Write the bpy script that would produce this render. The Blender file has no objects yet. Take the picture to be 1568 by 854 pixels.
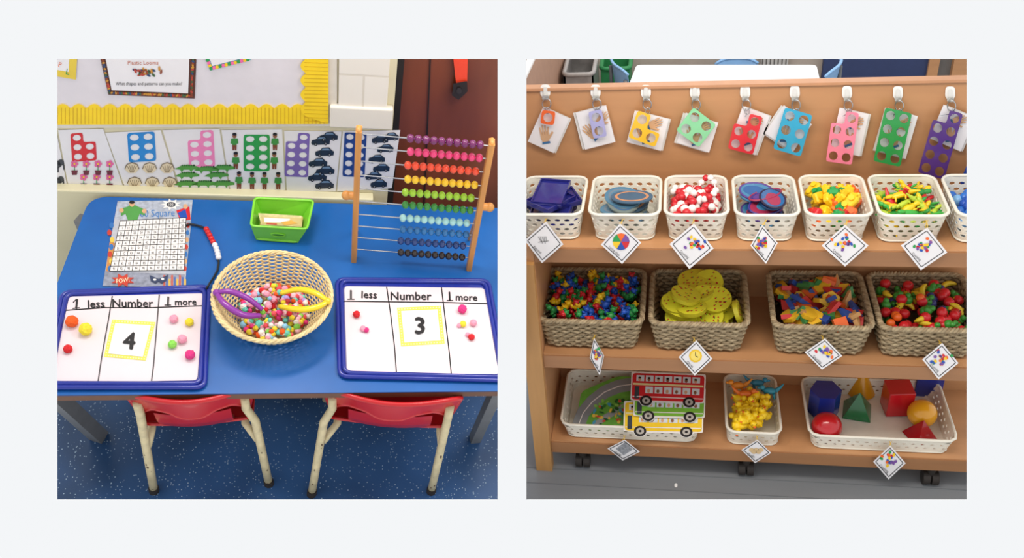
import bpy, math, random
from mathutils import Vector, Matrix, noise
from mathutils.geometry import tessellate_polygon
rad=math.radians
# ------------------------------------------------------------------ survey / calibration
F=1400.0; CX,CY=784.0,427.1          # focal length and centre measured on a 1568 px wide copy of the photo
def pose(loc,pitch,psi,roll):
    return (Matrix.Translation(loc)@Matrix.Rotation(rad(90-pitch),4,'X')
            @Matrix.Rotation(rad(psi),4,'Y')@Matrix.Rotation(rad(roll),4,'Z'))
LR=pose((0,-2.16,2.37),36,10,0.9)
LL=pose((0,-1.543,2.299),50,-11,0.8)
W=LR
class Room:
    def __init__(s,L,G): s.L=L; s.G=G; s.o=L.translation.copy(); s.r=L.to_3x3()
    def ray(s,u,v): return s.r@Vector(((u-CX)/F,-(v-CY)/F,-1))
    def z(s,u,v,z):
        d=s.ray(u,v); return s.o+d*((z-s.o.z)/d.z)
    def y(s,u,v,y):
        d=s.ray(u,v); return s.o+d*((y-s.o.y)/d.y)
    def pl(s,u,v,p,n):
        d=s.ray(u,v); return s.o+d*((p-s.o).dot(n)/d.dot(n))
RL=Room(LL,W@LL.inverted()); RR=Room(LR,Matrix.Identity(4))
# ------------------------------------------------------------------ materials
def lin(h):
    h=h.lstrip('#'); o=[]
    for i in (0,2,4):
        c=int(h[i:i+2],16)/255; o.append(c/12.92 if c<=.04045 else ((c+.055)/1.055)**2.4)
    return o
MC={}
def mat(hexc,rough=.5,var=.06,scale=25,metal=0,bump=0,coat=0,stretch=None,name=None,alpha=1,spec=.5):
    k=(hexc,rough,var,scale,metal,bump,coat,str(stretch),alpha,spec)
    if k in MC: return MC[k]
    m=bpy.data.materials.new(name or 'paint_'+hexc.strip('#')); m.use_nodes=True
    nt=m.node_tree; p=nt.nodes['Principled BSDF']; c=lin(hexc)
    tc=nt.nodes.new('ShaderNodeTexCoord'); mp=nt.nodes.new('ShaderNodeMapping'); nz=nt.nodes.new('ShaderNodeTexNoise')
    if stretch: mp.inputs['Scale'].default_value=stretch
    nz.inputs['Scale'].default_value=scale; nz.inputs['Detail'].default_value=4
    rp=nt.nodes.new('ShaderNodeValToRGB')
    rp.color_ramp.elements[0].position=.3; rp.color_ramp.elements[1].position=.7
    rp.color_ramp.elements[0].color=[x*(1-var) for x in c]+[1]
    rp.color_ramp.elements[1].color=[min(1,x*(1+var)) for x in c]+[1]
    nt.links.new(tc.outputs['Object'],mp.inputs[0]); nt.links.new(mp.outputs[0],nz.inputs['Vector'])
    nt.links.new(nz.outputs['Fac'],rp.inputs[0]); nt.links.new(rp.outputs[0],p.inputs['Base Color'])
    p.inputs['Roughness'].default_value=rough; p.inputs['Metallic'].default_value=metal
    p.inputs['Coat Weight'].default_value=coat; p.inputs['Specular IOR Level'].default_value=spec
    if bump:
        b=nt.nodes.new('ShaderNodeBump'); b.inputs['Strength'].default_value=bump; b.inputs['Distance'].default_value=.004
        nt.links.new(nz.outputs['Fac'],b.inputs['Height']); nt.links.new(b.outputs[0],p.inputs['Normal'])
    if alpha<1: p.inputs['Alpha'].default_value=alpha
    MC[k]=m; return m
def speckle(name,base,dark,light,sc):
    m=bpy.data.materials.new(name); m.use_nodes=True; nt=m.node_tree; p=nt.nodes['Principled BSDF']
    tc=nt.nodes.new('ShaderNodeTexCoord'); nz=nt.nodes.new('ShaderNodeTexNoise'); nz.inputs['Scale'].default_value=3
    rp=nt.nodes.new('ShaderNodeValToRGB'); rp.color_ramp.elements[0].color=lin(dark)+[1]; rp.color_ramp.elements[1].color=lin(base)+[1]
    rp.color_ramp.elements[0].position=.35; rp.color_ramp.elements[1].position=.65
    vo=nt.nodes.new('ShaderNodeTexVoronoi'); vo.inputs['Scale'].default_value=sc
    r2=nt.nodes.new('ShaderNodeValToRGB'); r2.color_ramp.elements[0].color=(1,1,1,1); r2.color_ramp.elements[1].color=(0,0,0,1)
    r2.color_ramp.elements[0].position=.15; r2.color_ramp.elements[1].position=.24
    wn=nt.nodes.new('ShaderNodeMath'); wn.operation='GREATER_THAN'; wn.inputs[1].default_value=.42
    sp=nt.nodes.new('ShaderNodeSeparateColor')
    ml=nt.nodes.new('ShaderNodeMath'); ml.operation='MULTIPLY'
    mx=nt.nodes.new('ShaderNodeMix'); mx.data_type='RGBA'
    for n_ in (nz,vo): nt.links.new(tc.outputs['Object'],n_.inputs['Vector'])
    nt.links.new(nz.outputs['Fac'],rp.inputs[0]); nt.links.new(vo.outputs['Distance'],r2.inputs[0])
    nt.links.new(vo.outputs['Color'],sp.inputs[0]); nt.links.new(sp.outputs[0],wn.inputs[0])
    nt.links.new(r2.outputs[0],ml.inputs[0]); nt.links.new(wn.outputs[0],ml.inputs[1])
    nt.links.new(ml.outputs[0],mx.inputs[0]); nt.links.new(rp.outputs[0],mx.inputs[6]); mx.inputs[7].default_value=lin(light)+[1]
    nt.links.new(mx.outputs[2],p.inputs['Base Color']); p.inputs['Roughness'].default_value=.35
    return m
def brickmat(name,c1,mortar):
    m=bpy.data.materials.new(name); m.use_nodes=True; nt=m.node_tree; p=nt.nodes['Principled BSDF']
    tc=nt.nodes.new('ShaderNodeTexCoord'); mp=nt.nodes.new('ShaderNodeMapping'); mp.inputs['Rotation'].default_value=(rad(90),0,0)
    br=nt.nodes.new('ShaderNodeTexBrick'); br.inputs['Scale'].default_value=2.2; br.inputs['Mortar Size'].default_value=.006
    br.inputs['Color1'].default_value=lin(c1)+[1]; br.inputs['Color2'].default_value=[x*.97 for x in lin(c1)]+[1]; br.inputs['Mortar'].default_value=lin(mortar)+[1]
    bp=nt.nodes.new('ShaderNodeBump'); bp.inputs['Strength'].default_value=.5; bp.inputs['Distance'].default_value=.004; bp.invert=True
    nt.links.new(tc.outputs['Object'],mp.inputs[0]); nt.links.new(mp.outputs[0],br.inputs['Vector'])
    nt.links.new(br.outputs['Color'],p.inputs['Base Color']); nt.links.new(br.outputs['Fac'],bp.inputs['Height']); nt.links.new(bp.outputs[0],p.inputs['Normal'])
    p.inputs['Roughness'].default_value=.4
    return m
# ------------------------------------------------------------------ mesh builder
class B:
    def __init__(s): s.v=[];s.f=[];s.m=[];s.sm=[];s.mats=[]
    def add(s,vs,fs,mt,M=None,smooth=False):
        if mt not in s.mats: s.mats.append(mt)
        i=s.mats.index(mt); o=len(s.v)
        s.v.extend([(M@Vector(v)) if M else Vector(v) for v in vs])
        for f in fs: s.f.append([o+k for k in f]); s.m.append(i); s.sm.append(smooth)
    def box(s,c,size,mt,M=None):
        x,y,z=[a/2 for a in size]; c=Vector(c)
        vs=[c+Vector((i*x,j*y,k*z)) for i in(-1,1) for j in(-1,1) for k in(-1,1)]
        s.add(vs,[(0,1,3,2),(4,6,7,5),(0,4,5,1),(2,3,7,6),(0,2,6,4),(1,5,7,3)],mt,M)
    def rbox(s,c,size,mt,M=None,r=.15):
        x,y,z=[a/2 for a in size]; c=Vector(c); e=min(x,y,z)*r*2; vs=[];fs=[]
        def lp(zz,i): 
            return [(x-i,-y+e,zz),(x-i,y-e,zz),(x-e,y-i,zz),(-x+e,y-i,zz),(-x+i,y-e,zz),(-x+i,-y+e,zz),(-x+e,-y+i,zz),(x-e,-y+i,zz)]
        L=[lp(-z,e*.7),lp(-z+e*.7,0),lp(z-e*.7,0),lp(z,e*.7)]
        for l in L: vs+= [c+Vector(p) for p in l]
        for k in range(3):
            for i in range(8): fs.append((k*8+i,k*8+(i+1)%8,k*8+8+(i+1)%8,k*8+8+i))
        fs.append(tuple(range(7,-1,-1))); fs.append(tuple(range(24,32)))
        s.add(vs,fs,mt,M)
    def cyl(s,p0,p1,r0,r1,mt,n=16,smooth=True,M=None):
        p0=Vector(p0);p1=Vector(p1);d=(p1-p0).normalized(); a=d.orthogonal().normalized(); b=d.cross(a)
        vs=[];
        for p,r in((p0,r0),(p1,r1)):
            for i in range(n):
                t=2*math.pi*i/n; vs.append(p+a*r*math.cos(t)+b*r*math.sin(t))
        s.add(vs,[(i,(i+1)%n,n+(i+1)%n,n+i) for i in range(n)],mt,M,smooth)
        s.add(vs,[tuple(range(n-1,-1,-1)),tuple(range(n,2*n))],mt,M,False)
    def sph(s,c,r,mt,sc=(1,1,1),n=12,m=8,M=None,fuzz=0):
        vs=[(0,0,1)]
        for j in range(1,m):
            ph=math.pi*j/m
            for i in range(n):
                t=2*math.pi*i/n; vs.append((math.sin(ph)*math.cos(t),math.sin(ph)*math.sin(t),math.cos(ph)))
        vs.append((0,0,-1)); L=len(vs)-1
        fs=[(0,1+i,1+(i+1)%n) for i in range(n)]
        for j in range(m-2):
            for i in range(n): a=1+j*n; fs.append((a+i,a+n+i,a+n+(i+1)%n,a+(i+1)%n))
        a=1+(m-2)*n; fs+=[(a+(i+1)%n,a+i,L) for i in range(n)]
        c=Vector(c)
        if M is None:
            out=[]
            for p in vs:
                k=r*(1+(random.uniform(-fuzz,fuzz) if fuzz else 0)); out.append(c+Vector((p[0]*sc[0]*k,p[1]*sc[1]*k,p[2]*sc[2]*k)))
            s.add(out,fs,mt,None,fuzz==0)
        else:
            s.add([c+Vector((p[0]*sc[0]*r,p[1]*sc[1]*r,p[2]*sc[2]*r)) for p in vs],fs,mt,M,True)
    def tube(s,pts,r,mt,n=8,closed=False,M=None,rz=1):
        pts=[Vector(p) for p in pts]; N=len(pts); vs=[]; a=None
        for i,p in enumerate(pts):
            if closed: d=pts[(i+1)%N]-pts[i-1]
            else: d=pts[min(i+1,N-1)]-pts[max(i-1,0)]
            if d.length<1e-9: d=Vector((1,0,0))
            d.normalize()
            if a is None:
                a=Vector((0,0,1))-d*d.z
                if a.length<.1: a=d.orthogonal()
            else: a=a-d*a.dot(d)
            a.normalize(); b=d.cross(a)
            rr=r[i] if isinstance(r,(list,tuple)) else r
            for k in range(n):
                t=2*math.pi*k/n; vs.append(p+a*rr*rz*math.cos(t)+b*rr*math.sin(t))
        fs=[]
        for i in range(N if closed else N-1):
            j=(i+1)%N
            for k in range(n): fs.append((i*n+k,i*n+(k+1)%n,j*n+(k+1)%n,j*n+k))
        if not closed: fs+= [tuple(range(n-1,-1,-1)),tuple((N-1)*n+k for k in range(n))]
        s.add(vs,fs,mt,M,True)
    def prism(s,loops,h0,h1,mt,M=None,fn=None,side=None):
        if fn is None: fn=lambda x,y,h:Vector((x,y,h))
        flat=[p for l in loops for p in l]; N=len(flat)
        tri=tessellate_polygon([[Vector((p[0],p[1],0)) for p in l] for l in loops])
        vs=[fn(p[0],p[1],h0) for p in flat]+[fn(p[0],p[1],h1) for p in flat]
        fs=[tuple(N+i for i in t) for t in tri]
        if h0!=h1:
            fs+=[tuple(t) for t in tri]
        s.add(vs,fs,mt,M)
        if h0!=h1:
            fs=[];o=0
            for l in loops:
                n=len(l)
                for i in range(n): j=(i+1)%n; fs.append((o+i,o+j,N+o+j,N+o+i))
                o+=n
            s.add(vs,fs,side or mt,M)
    def grid(s,fn,nu,nv,mt,smooth=True):
        vs=[fn(i/nu,j/nv) for j in range(nv+1) for i in range(nu+1)]
        s.add(vs,[(j*(nu+1)+i,j*(nu+1)+i+1,(j+1)*(nu+1)+i+1,(j+1)*(nu+1)+i) for j in range(nv) for i in range(nu)],mt,None,smooth)
    def done(s,name,room,bevel=0):
        me=bpy.data.meshes.new(name)
        xs=[v.x for v in s.v];ys=[v.y for v in s.v];zs=[v.z for v in s.v]
        o=Vector(((min(xs)+max(xs))/2,(min(ys)+max(ys))/2,min(zs)))
        me.from_pydata([tuple(v-o) for v in s.v],[],s.f); 
        for m in s.mats: me.materials.append(m)
        for p,mi,sm in zip(me.polygons,s.m,s.sm): p.material_index=mi; p.use_smooth=sm
        me.update()
        ob=bpy.data.objects.new(name,me); bpy.context.scene.collection.objects.link(ob)
        ob.matrix_world=room.G@Matrix.Translation(o)
        if bevel:
            md=ob.modifiers.new('edge','BEVEL'); md.width=bevel; md.segments=2; md.limit_method='ANGLE'; md.angle_limit=rad(50)
        return ob
TX={}
def glyphs(body):
    if body in TX: return TX[body]
    cu=bpy.data.curves.new('t','FONT'); cu.body=body; cu.resolution_u=2; cu.size=1
    ob=bpy.data.objects.new('t',cu); bpy.context.scene.collection.objects.link(ob)
    dg=bpy.context.evaluated_depsgraph_get(); me=bpy.data.meshes.new_from_object(ob.evaluated_get(dg))
    vs=[(v.co.x/.7,v.co.y/.7) for v in me.vertices]; fs=[tuple(p.vertices) for p in me.polygons]
    bpy.data.objects.remove(ob); bpy.data.meshes.remove(me); bpy.data.curves.remove(cu)
    w=max([v[0] for v in vs] or [0])+min([v[0] for v in vs] or [0])
    TX[body]=([(x-w/2,y-.5) for x,y in vs],fs); return TX[body]
class D:
    """draws flat artwork onto a real surface; P(u,v,off) returns a point on that surface raised by off"""
    def __init__(s,b,P,step=.0005): s.b=b;s.P=P;s.st=step
    def poly(s,pts,mt,l=1): s.b.prism([pts],0,0,mt,fn=lambda x,y,h:s.P(x,y,l*s.st))
    def slab(s,loops,o0,o1,mt,side=None): s.b.prism(loops,o0,o1,mt,fn=lambda x,y,h:s.P(x,y,h),side=side)
    def disc(s,u,v,ru,rv,mt,l=1,n=14,a=0):
        ca,sa=math.cos(a),math.sin(a)
        s.poly([(u+ru*math.cos(t)*ca-rv*math.sin(t)*sa,v+ru*math.cos(t)*sa+rv*math.sin(t)*ca) for t in [2*math.pi*i/n for i in range(n)]],mt,l)
    def rect(s,a,b_,c,d,mt,l=1): s.poly([(a,b_),(c,b_),(c,d),(a,d)],mt,l)
    def line(s,pts,w,mt,l=2):
        for (a,b_),(c,d) in zip(pts,pts[1:]):
            dx,dy=c-a,d-b_; L=math.hypot(dx,dy) or 1; nx,ny=-dy/L*w/2,dx/L*w/2
            s.poly([(a+nx,b_+ny),(c+nx,d+ny),(c-nx,d-ny),(a-nx,b_-ny)],mt,l)
    def text(s,body,u,v,h,mt,a=0,l=2,sx=1):
        vs,fs=glyphs(body); ca,sa=math.cos(a),math.sin(a)
        s.b.add([s.P(u+x*h*sx*ca+y*h*sa,v-(y*h*ca-x*h*sx*sa),l*s.st) for x,y in vs],fs,mt)
def rquad(pts,r,n=5):
    out=[];N=len(pts)
    for i in range(N):
        p=Vector(pts[i]);a=Vector(pts[i-1]);c=Vector(pts[(i+1)%N])
        A=p+(a-p).normalized()*r; C=p+(c-p).normalized()*r
        for k in range(n+1):
            t=k/n; out.append(tuple(A*(1-t)**2+p*2*t*(1-t)+C*t*t))
    return out
def circ(u,v,r,n=16,r2=None): return [(u+r*math.cos(2*math.pi*i/n),v+(r2 or r)*math.sin(2*math.pi*i/n)) for i in range(n)]
def numi(dr,cols,rows,miss,u,v,c,a,mt,o0,o1,cv=None,hr=.33):
    """number-shape plate (holes in a 2-wide grid), c = cell size"""
    cv=cv or c; w=cols*c/2; h=rows*cv/2; e=c*.18
    if miss=='L': o=[(-w,-h),(w,-h),(w,h),(0,h),(0,h-cv),(-w,h-cv)]
    elif miss=='R': o=[(-w,-h),(w,-h),(w,h-cv),(0,h-cv),(0,h),(-w,h)]
    else: o=[(-w,-h),(w,-h),(w,h),(-w,h)]
    o=rquad(o,e,2); loops=[o]
    for r in range(rows):
        for k in range(cols):
            if r==0 and ((miss=='L' and k==0) or (miss=='R' and k==cols-1)): continue
            loops.append(circ(-w+c*(k+.5),h-cv*(r+.5),c*hr,12,cv*hr))
    ca,sa=math.cos(a),math.sin(a)
    L=[[(u+x*ca+y*sa,v-(y*ca-x*sa)) for x,y in l] for l in loops]
    dr.slab(L,o0,o1,mt)
# ------------------------------------------------------------------ common materials
white=mat('#eeecea',.5,.03); ink=mat('#15151a',.5,0); paper=mat('#e9e7e9',.35,.02,name='laminated_paper')
pagem=mat('#f5f7f9',1,0,name='off_white_page',spec=0)
red=mat('#d3202a',.35);blue=mat('#1d4fb0',.35);yel=mat('#f3c81c',.35);grn=mat('#1f9a4c',.4);org=mat('#f06a22',.4);pnk=mat('#f26aa8',.5)
# ================================================================== PAGE PANEL, ADDED AROUND BOTH SCENES, WITH TWO OPENINGS
b=B()
b.prism([[(-700,-500),(2300,-500),(2300,1400),(-700,1400)],[(87,90),(762,90),(762,765),(87,765)],[(806,90),(1481,90),(1481,765),(806,765)]],1.2,1.2015,pagem,fn=lambda x,y,h:W@Vector(((x-CX)/F*1.2,-(y-CY)/F*1.2,-h)))
b.done('page_panel',RR)
# ================================================================== LEFT ROOM
TZ=.46
T=lambda u,v,z=TZ: RL.z(u,v,z)
Yb=T(330,306).y; Yl=Yb+.006; LZ=TZ+.012; Yw=Yl+.03
b=B(); b.add([RL.z(30,830,0),RL.z(780,830,0),RL.z(780,440,0),RL.z(30,440,0)],[(0,1,2,3)],speckle('speckled_blue_vinyl','#37629a','#22426a','#a9c2d8',135)); 
b.done('floor',RL)
cream=mat('#ddd5b4',.45,.06,8,bump=.3,name='cream_gloss_paint')
X0=RL.y(20,300,Yw).x; X1=RL.y(597,250,Yw).x
b=B(); b.box(((X0+X1)/2,Yw+.03,.62),(X1-X0,.06,1.24),cream); b.done('wall_back',RL)
b=B(); b.box(((X0+X1)/2-.02,(Yl+Yw)/2,LZ/2),(X1-X0-.04,Yw-Yl-.001,LZ),mat('#d9d3b0',.4,.05,6,name='cream_trim_paint')); b.done('trim_1',RL,.004)
# door
b=B(); dm=mat('#7c3e26',.3,.30,6,stretch=(1,1,.25),name='dark_varnished_wood'); dk=mat('#1b1412',.5)
dr=D(b,lambda u,v,o:RL.y(u,v,Yw+.10-o))
dr.slab([[(560,20),(783,20),(783,470),(560,470)]],-.03,0,dm)
b.box((X1+.012,Yw+.08,.62),(.02,.035,1.24),dk)
dr.slab([[(661,20),(663,20),(646,420),(644,420)]],0,.004,dk)
b.done('door_1',RL)
b=B(); dr=D(b,lambda u,v,o:RL.y(u,v,Yw+.095-o))
dr.slab([[(692,70),(717,70),(715,132),(699,134)]],0,.006,mat('#f0482a',.5)); dr.slab([[(694,128),(715,124),(716,140),(702,153),(692,146)]],.002,.012,mat('#241a18',.5))
dr.disc(703,139,4,5,mat('#4a4442',.3,metal=.6),30)
b.done('hanging_strap',RL)
# white brick pier + ledge
b=B(); bm=brickmat('white_painted_brick','#e9e4da','#d8d1c4')
p0=RL.y(518,164,Yw); p1=RL.y(592,164,Yw); 
b.box(((p0.x+p1.x)/2,Yw-.004,(p0.z+1.24)/2),(p1.x-p0.x,.02,1.24-p0.z),bm); b.done('wall_pier',RL,.003)
b=B(); q0=RL.y(505,160,Yw-.012);q1=RL.y(600,196,Yw-.012)
b.box(((q0.x+q1.x)/2,Yw-.011,(q0.z+q1.z)/2),(q1.x-q0.x,.02,abs(q0.z-q1.z)),mat('#e4dfd4',.4,.04,8)); b.done('trim_2',RL,.004)
# display board
b=B(); PB=lambda u,v,o:RL.y(u,v,Yw-.008-o); dr=D(b,PB)
bd=mat('#dcd7dc',.7,.03); yb=mat('#f8d41c',.55,.05); yd=mat('#d6a90e',.6,.04)
dr.slab([[(60,40),(516,40),(516,193),(60,196)]],-.008,0,mat('#e2dcd0',.5))
dr.slab([[(60,40),(498,40),(498,188),(60,190)]],0,.002,bd)
sc=[(60,191),(60,166)]
x=60
while x<470:
    for k in range(1,7): sc.append((x+24*k/6, 166-7*math.sin(math.pi*k/6)))
    x+=24
sc+=[(503,168),(503,190)]
dr.slab([sc],.002,.004,yb)
sc=[(503,40),(503,190),(468,178)]
y=178
while y>40:
    for k in range(1,7): sc.append((468-8*math.sin(math.pi*k/6),y-22*k/6))
    y-=22
dr.slab([sc],.0045,.0065,yb)
for i in range(73): 
    u=64+i*6; dr.line([(u,165),(u,190)],1.0,yd,9)
for i in range(24): dr.line([(466,48+i*6),(502,49+i*6)],1.0,yd,14)
fr=[mat('#8a3f1d',.5),mat('#3a5f3a',.5),mat('#b7402c',.5),mat('#28466f',.5),mat('#c98d2e',.5)]
dr.slab([[(147,60),(302,60),(298,151),(166,145)]],.003,.004,mat('#5a2f22',.5,.2,200)); dr.poly([(156,60),(291,60),(288,143),(171,138)],paper,10)
rnd=random.Random(1)
def along(pts,n):
    o=[]
    for (a,b_),(c,d) in zip(pts,pts[1:]):
        L=int(math.hypot(c-a,d-b_)/n)+1
        for i in range(L): o.append((a+(c-a)*i/L,b_+(d-b_)*i/L))
    return o
for i,(u,v) in enumerate(along([(151,60),(168,142),(293,147),(297,60)],3.2)): dr.disc(u,v,2.6,1.6,fr[rnd.randrange(5)],12,8,rnd.uniform(0,3))
dr.text('Plastic Looms',219,96,6,mat('#c77a63',.5),.0,12)
dr.text('What shapes and patterns can you make?',228,128,5,ink,.0,12,.85)
for i in range(26): dr.disc(222+rnd.gauss(0,12),110+rnd.gauss(0,2.5),4,1.8,fr[rnd.randrange(5)],12+i%3,8,rnd.uniform(0,3))
dr.poly([(308,70),(388,60),(384,92),(322,108)],mat('#7fb7c4',.5),9); dr.poly([(314,70),(380,60),(376,88),(325,101)],paper,10)
for i,(u,v) in enumerate(along([(316,88),(323,105),(384,90)],5)): dr.disc(u,v,3,3,[yel,grn,pnk][i%3],12,6)
dr.poly([(60,60),(120,60),(116,122),(60,112)],mat('#e2c640',.5),9); dr.poly([(60,60),(108,60),(105,110),(60,102)],paper,10)
dr.text('L',104,110,9,grn,.2,12);dr.text('P',92,99,7,org,.2,12)
b.done('display_board',RL)
# number posters row
PW=lambda u,v,o:RL.y(u,v,Yw-.001-o)
def poster(quad,draw):
    b=B(); d=D(b,PW); d.slab([quad],0,.0012,paper); d.st=.0004; draw(d); b.done('number_poster',RL)
dkc=mat('#1e2c3e',.4); skin=mat('#8a5a3c',.6); crocm=mat('#4f9a3f',.6); crocd=mat('#27662c',.6)
def car(d,u,v,s=1):
    d.poly([(u-17*s,v+2),(u-16*s,v-2),(u-8*s,v-4),(u-4*s,v-9*s),(u+8*s,v-10*s),(u+13*s,v-4),(u+17*s,v-2),(u+16*s,v+4),(u-15*s,v+5)],dkc,6)
    d.poly([(u-6*s,v-4),(u-3*s,v-8*s),(u+7*s,v-8*s),(u+10*s,v-4)],mat('#6f8aa6',.3),7)
    d.disc(u-9*s,v+4,3*s,3*s,ink,8);d.disc(u+9*s,v+3,3*s,3*s,ink,8);d.disc(u-9*s,v+4,1.4*s,1.4*s,mat('#8a8f96',.4),9);d.disc(u+9*s,v+3,1.4*s,1.4*s,mat('#8a8f96',.4),9)
def kid(d,u,v):
    d.disc(u,v-9,3.2,3.6,skin,6); d.disc(u,v-11.5,3.4,2.2,ink,7)
    d.poly([(u-5,v-5),(u+5,v-5),(u+6,v+3),(u+3.5,v+3),(u+3.5,v+5),(u-3.5,v+5),(u-3.5,v+3),(u-6,v+3)],mat('#3b8d3f',.6),6)
    d.poly([(u-3.5,v+5),(u+3.5,v+5),(u+3,v+13),(u+.6,v+13),(u,v+7),(u-.6,v+13),(u-3,v+13)],mat('#7a3a22',.6),6)
def croc(d,u,v):
    d.poly([(u-18,v+2),(u-8,v-3),(u+2,v-5),(u+12,v-4),(u+20,v-1),(u+20,v+2),(u+10,v+3),(u+8,v+7),(u+5,v+3),(u-4,v+3),(u-7,v+7),(u-9,v+3)],crocm,6)
    for k in range(6): d.disc(u-6+k*3.5,v-3.6,1.4,1.4,crocd,7,6)
    d.disc(u+12,v-4,1.3,1.3,ink,7,6)
def shell(d,u,v):
    d.poly([(u-11,v),(u-8,v-7),(u,v-10),(u+8,v-7),(u+11,v),(u+5,v+6),(u-5,v+6)],mat('#e3d3b4',.6),6)
    for k in (-7,-3.5,0,3.5,7): d.line([(u+k,v-6+abs(k)*.2),(u+k*.3,v+5)],.9,mat('#8d7a5a',.6),7)
    d.line([(u-11,v),(u-8,v-7),(u,v-10),(u+8,v-7),(u+11,v)],1.1,mat('#6d5b40',.6),8)
def pot(d,u,v):
    d.line([(u,v-6),(u,v+3)],1.2,grn,6)
    for k in range(5): d.disc(u+3.6*math.cos(k*1.257),v-8+3.4*math.sin(k*1.257),2.6,2.6,mat('#e56aa0',.6),6,8)
    d.disc(u,v-8,1.6,1.6,yel,7,8); d.poly([(u-5,v+2),(u+5,v+2),(u+3.5,v+9),(u-3.5,v+9)],mat('#6e2638',.6),7)
def eleph(d,u,v):
    g=mat('#3d4248',.6); d.disc(u,v,10,7,g,6); d.disc(u+9,v-3,5,5,g,6); d.rect(u-7,v+3,u-4,v+12,g,6);d.rect(u+3,v+3,u+6,v+12,g,6);d.line([(u+13,v-2),(u+14,v+8)],2,g,6)
def p0f(d):
    eleph(d,84,252);eleph(d,84,278)
def p1f(d):
    numi(d,2,3,'R',128,225,19,-.06,red,.0012,.002,14.5)
    for i in range(4): pot(d,114+i*18,259)
    for i in range(3): pot(d,128+i*20,279)
def p2f(d):
    numi(d,2,3,None,217,225,21,-.06,mat('#1f86d0',.4),.0012,.002,15)
    for i in range(3): shell(d,202+i*27,259); shell(d,206+i*27,281)
def p3f(d):
    numi(d,2,4,'L',308,228,20,-.05,mat('#ee86b8',.4),.0012,.002,14)
    for k in range(3): croc(d,290+k*25-(k==0)*5,257+k%2*2)
    for k in range(2): croc(d,285+k*45,268)
    for k in range(3): croc(d,283+k*28,281)
def p4f(d):
    numi(d,2,4,None,393,234,20,0,mat('#2c9a4a',.4),.0012,.002,14)
    for (u,v) in [(359,217),(421,217),(361,246),(420,246),(366,276),(386,277),(405,277),(426,277)]: kid(d,u,v)
def p5f(d):
    numi(d,2,5,'L',455,237,18,.04,mat('#7a64b0',.4),.0012,.002,13.5)
    for (u,v) in [(491,217),(497,234),(487,250),(498,262),(486,272),(497,284),(503,210)]: car(d,u,v,.85)
def p6f(d):
    numi(d,2,5,None,543,237,17,.05,mat('#1d3f86',.4),.0012,.002,13.5)
    for (u,v) in [(582,214),(590,228),(577,244),(584,258),(572,270),(580,282),(598,210)]: car(d,u,v,.75)
poster([(50,200),(86,199),(104,291),(60,292)],p0f)
poster([(89,199),(158,197),(190,290),(106,292)],p1f)
poster([(161,203),(246,199),(274,291),(193,291)],p2f)
poster([(249,199),(336,197),(351,292),(277,292)],p3f)
poster([(339,199),(432,198),(437,291),(353,293)],p4f)
poster([(435,200),(523,201),(514,293),(439,292)],p5f)
poster([(525,201),(613,199),(600,288),(516,293)],p6f)
# ---- table
b=B()
Yt=T(424,602).y
tp=[(T(137,305).x,Yb),(T(24,600).x,Yt),(T(781,604).x,Yt),(T(781,304).x,Yb)]
pp=[Vector(p) for p in tp]
def corner(i,r):
    p=pp[i];a=pp[i-1];c=pp[(i+1)%4];A=p+(a-p).normalized()*r;C=p+(c-p).normalized()*r
    return [tuple(A*(1-t)**2+p*2*t*(1-t)+C*t*t) for t in [k/8 for k in range(9)]]
outl=corner(0,.05)+corner(1,.05)+[tp[2],tp[3]]
tabm=mat('#1861ae',.33,.14,5,name='blue_laminate',spec=.45); edg=mat('#6a4632',.5,.1)
b.prism([outl],TZ-.022,TZ-.003,edg); b.prism([outl],TZ-.003,TZ,tabm,side=mat('#123a78',.5))
steel=mat('#6a6d70',.45,.1,20)
def beam(b,p0,p1,w,mt):
    p0=Vector(p0);p1=Vector(p1); d=(p1-p0); q=d.to_track_quat('Z','Y').to_matrix().to_4x4()
    b.box((0,0,d.length/2),(w,w,d.length),mt,Matrix.Translation(p0)@q)
f1=RL.z(152,668,0); t1=Vector((T(60,595).x-.02,Yt+.06,TZ-.022)); beam(b,f1,t1,.035,steel)
f2=RL.z(727,672,0); t2=Vector((T(781,600).x-.01,Yt+.05,TZ-.022)); beam(b,f2,t2,.028,steel)
beam(b,(f1.x+.02,Yb-.08,0),(f1.x-.03,Yb-.06,TZ-.022),.03,steel); beam(b,(f2.x,Yb-.08,0),(f2.x,Yb-.06,TZ-.022),.03,steel)
b.box(((f1.x+f2.x)/2,Yt+.06,TZ-.04),(f2.x-f1.x+.1,.02,.03),steel)
b.done('classroom_table',RL)
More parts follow.
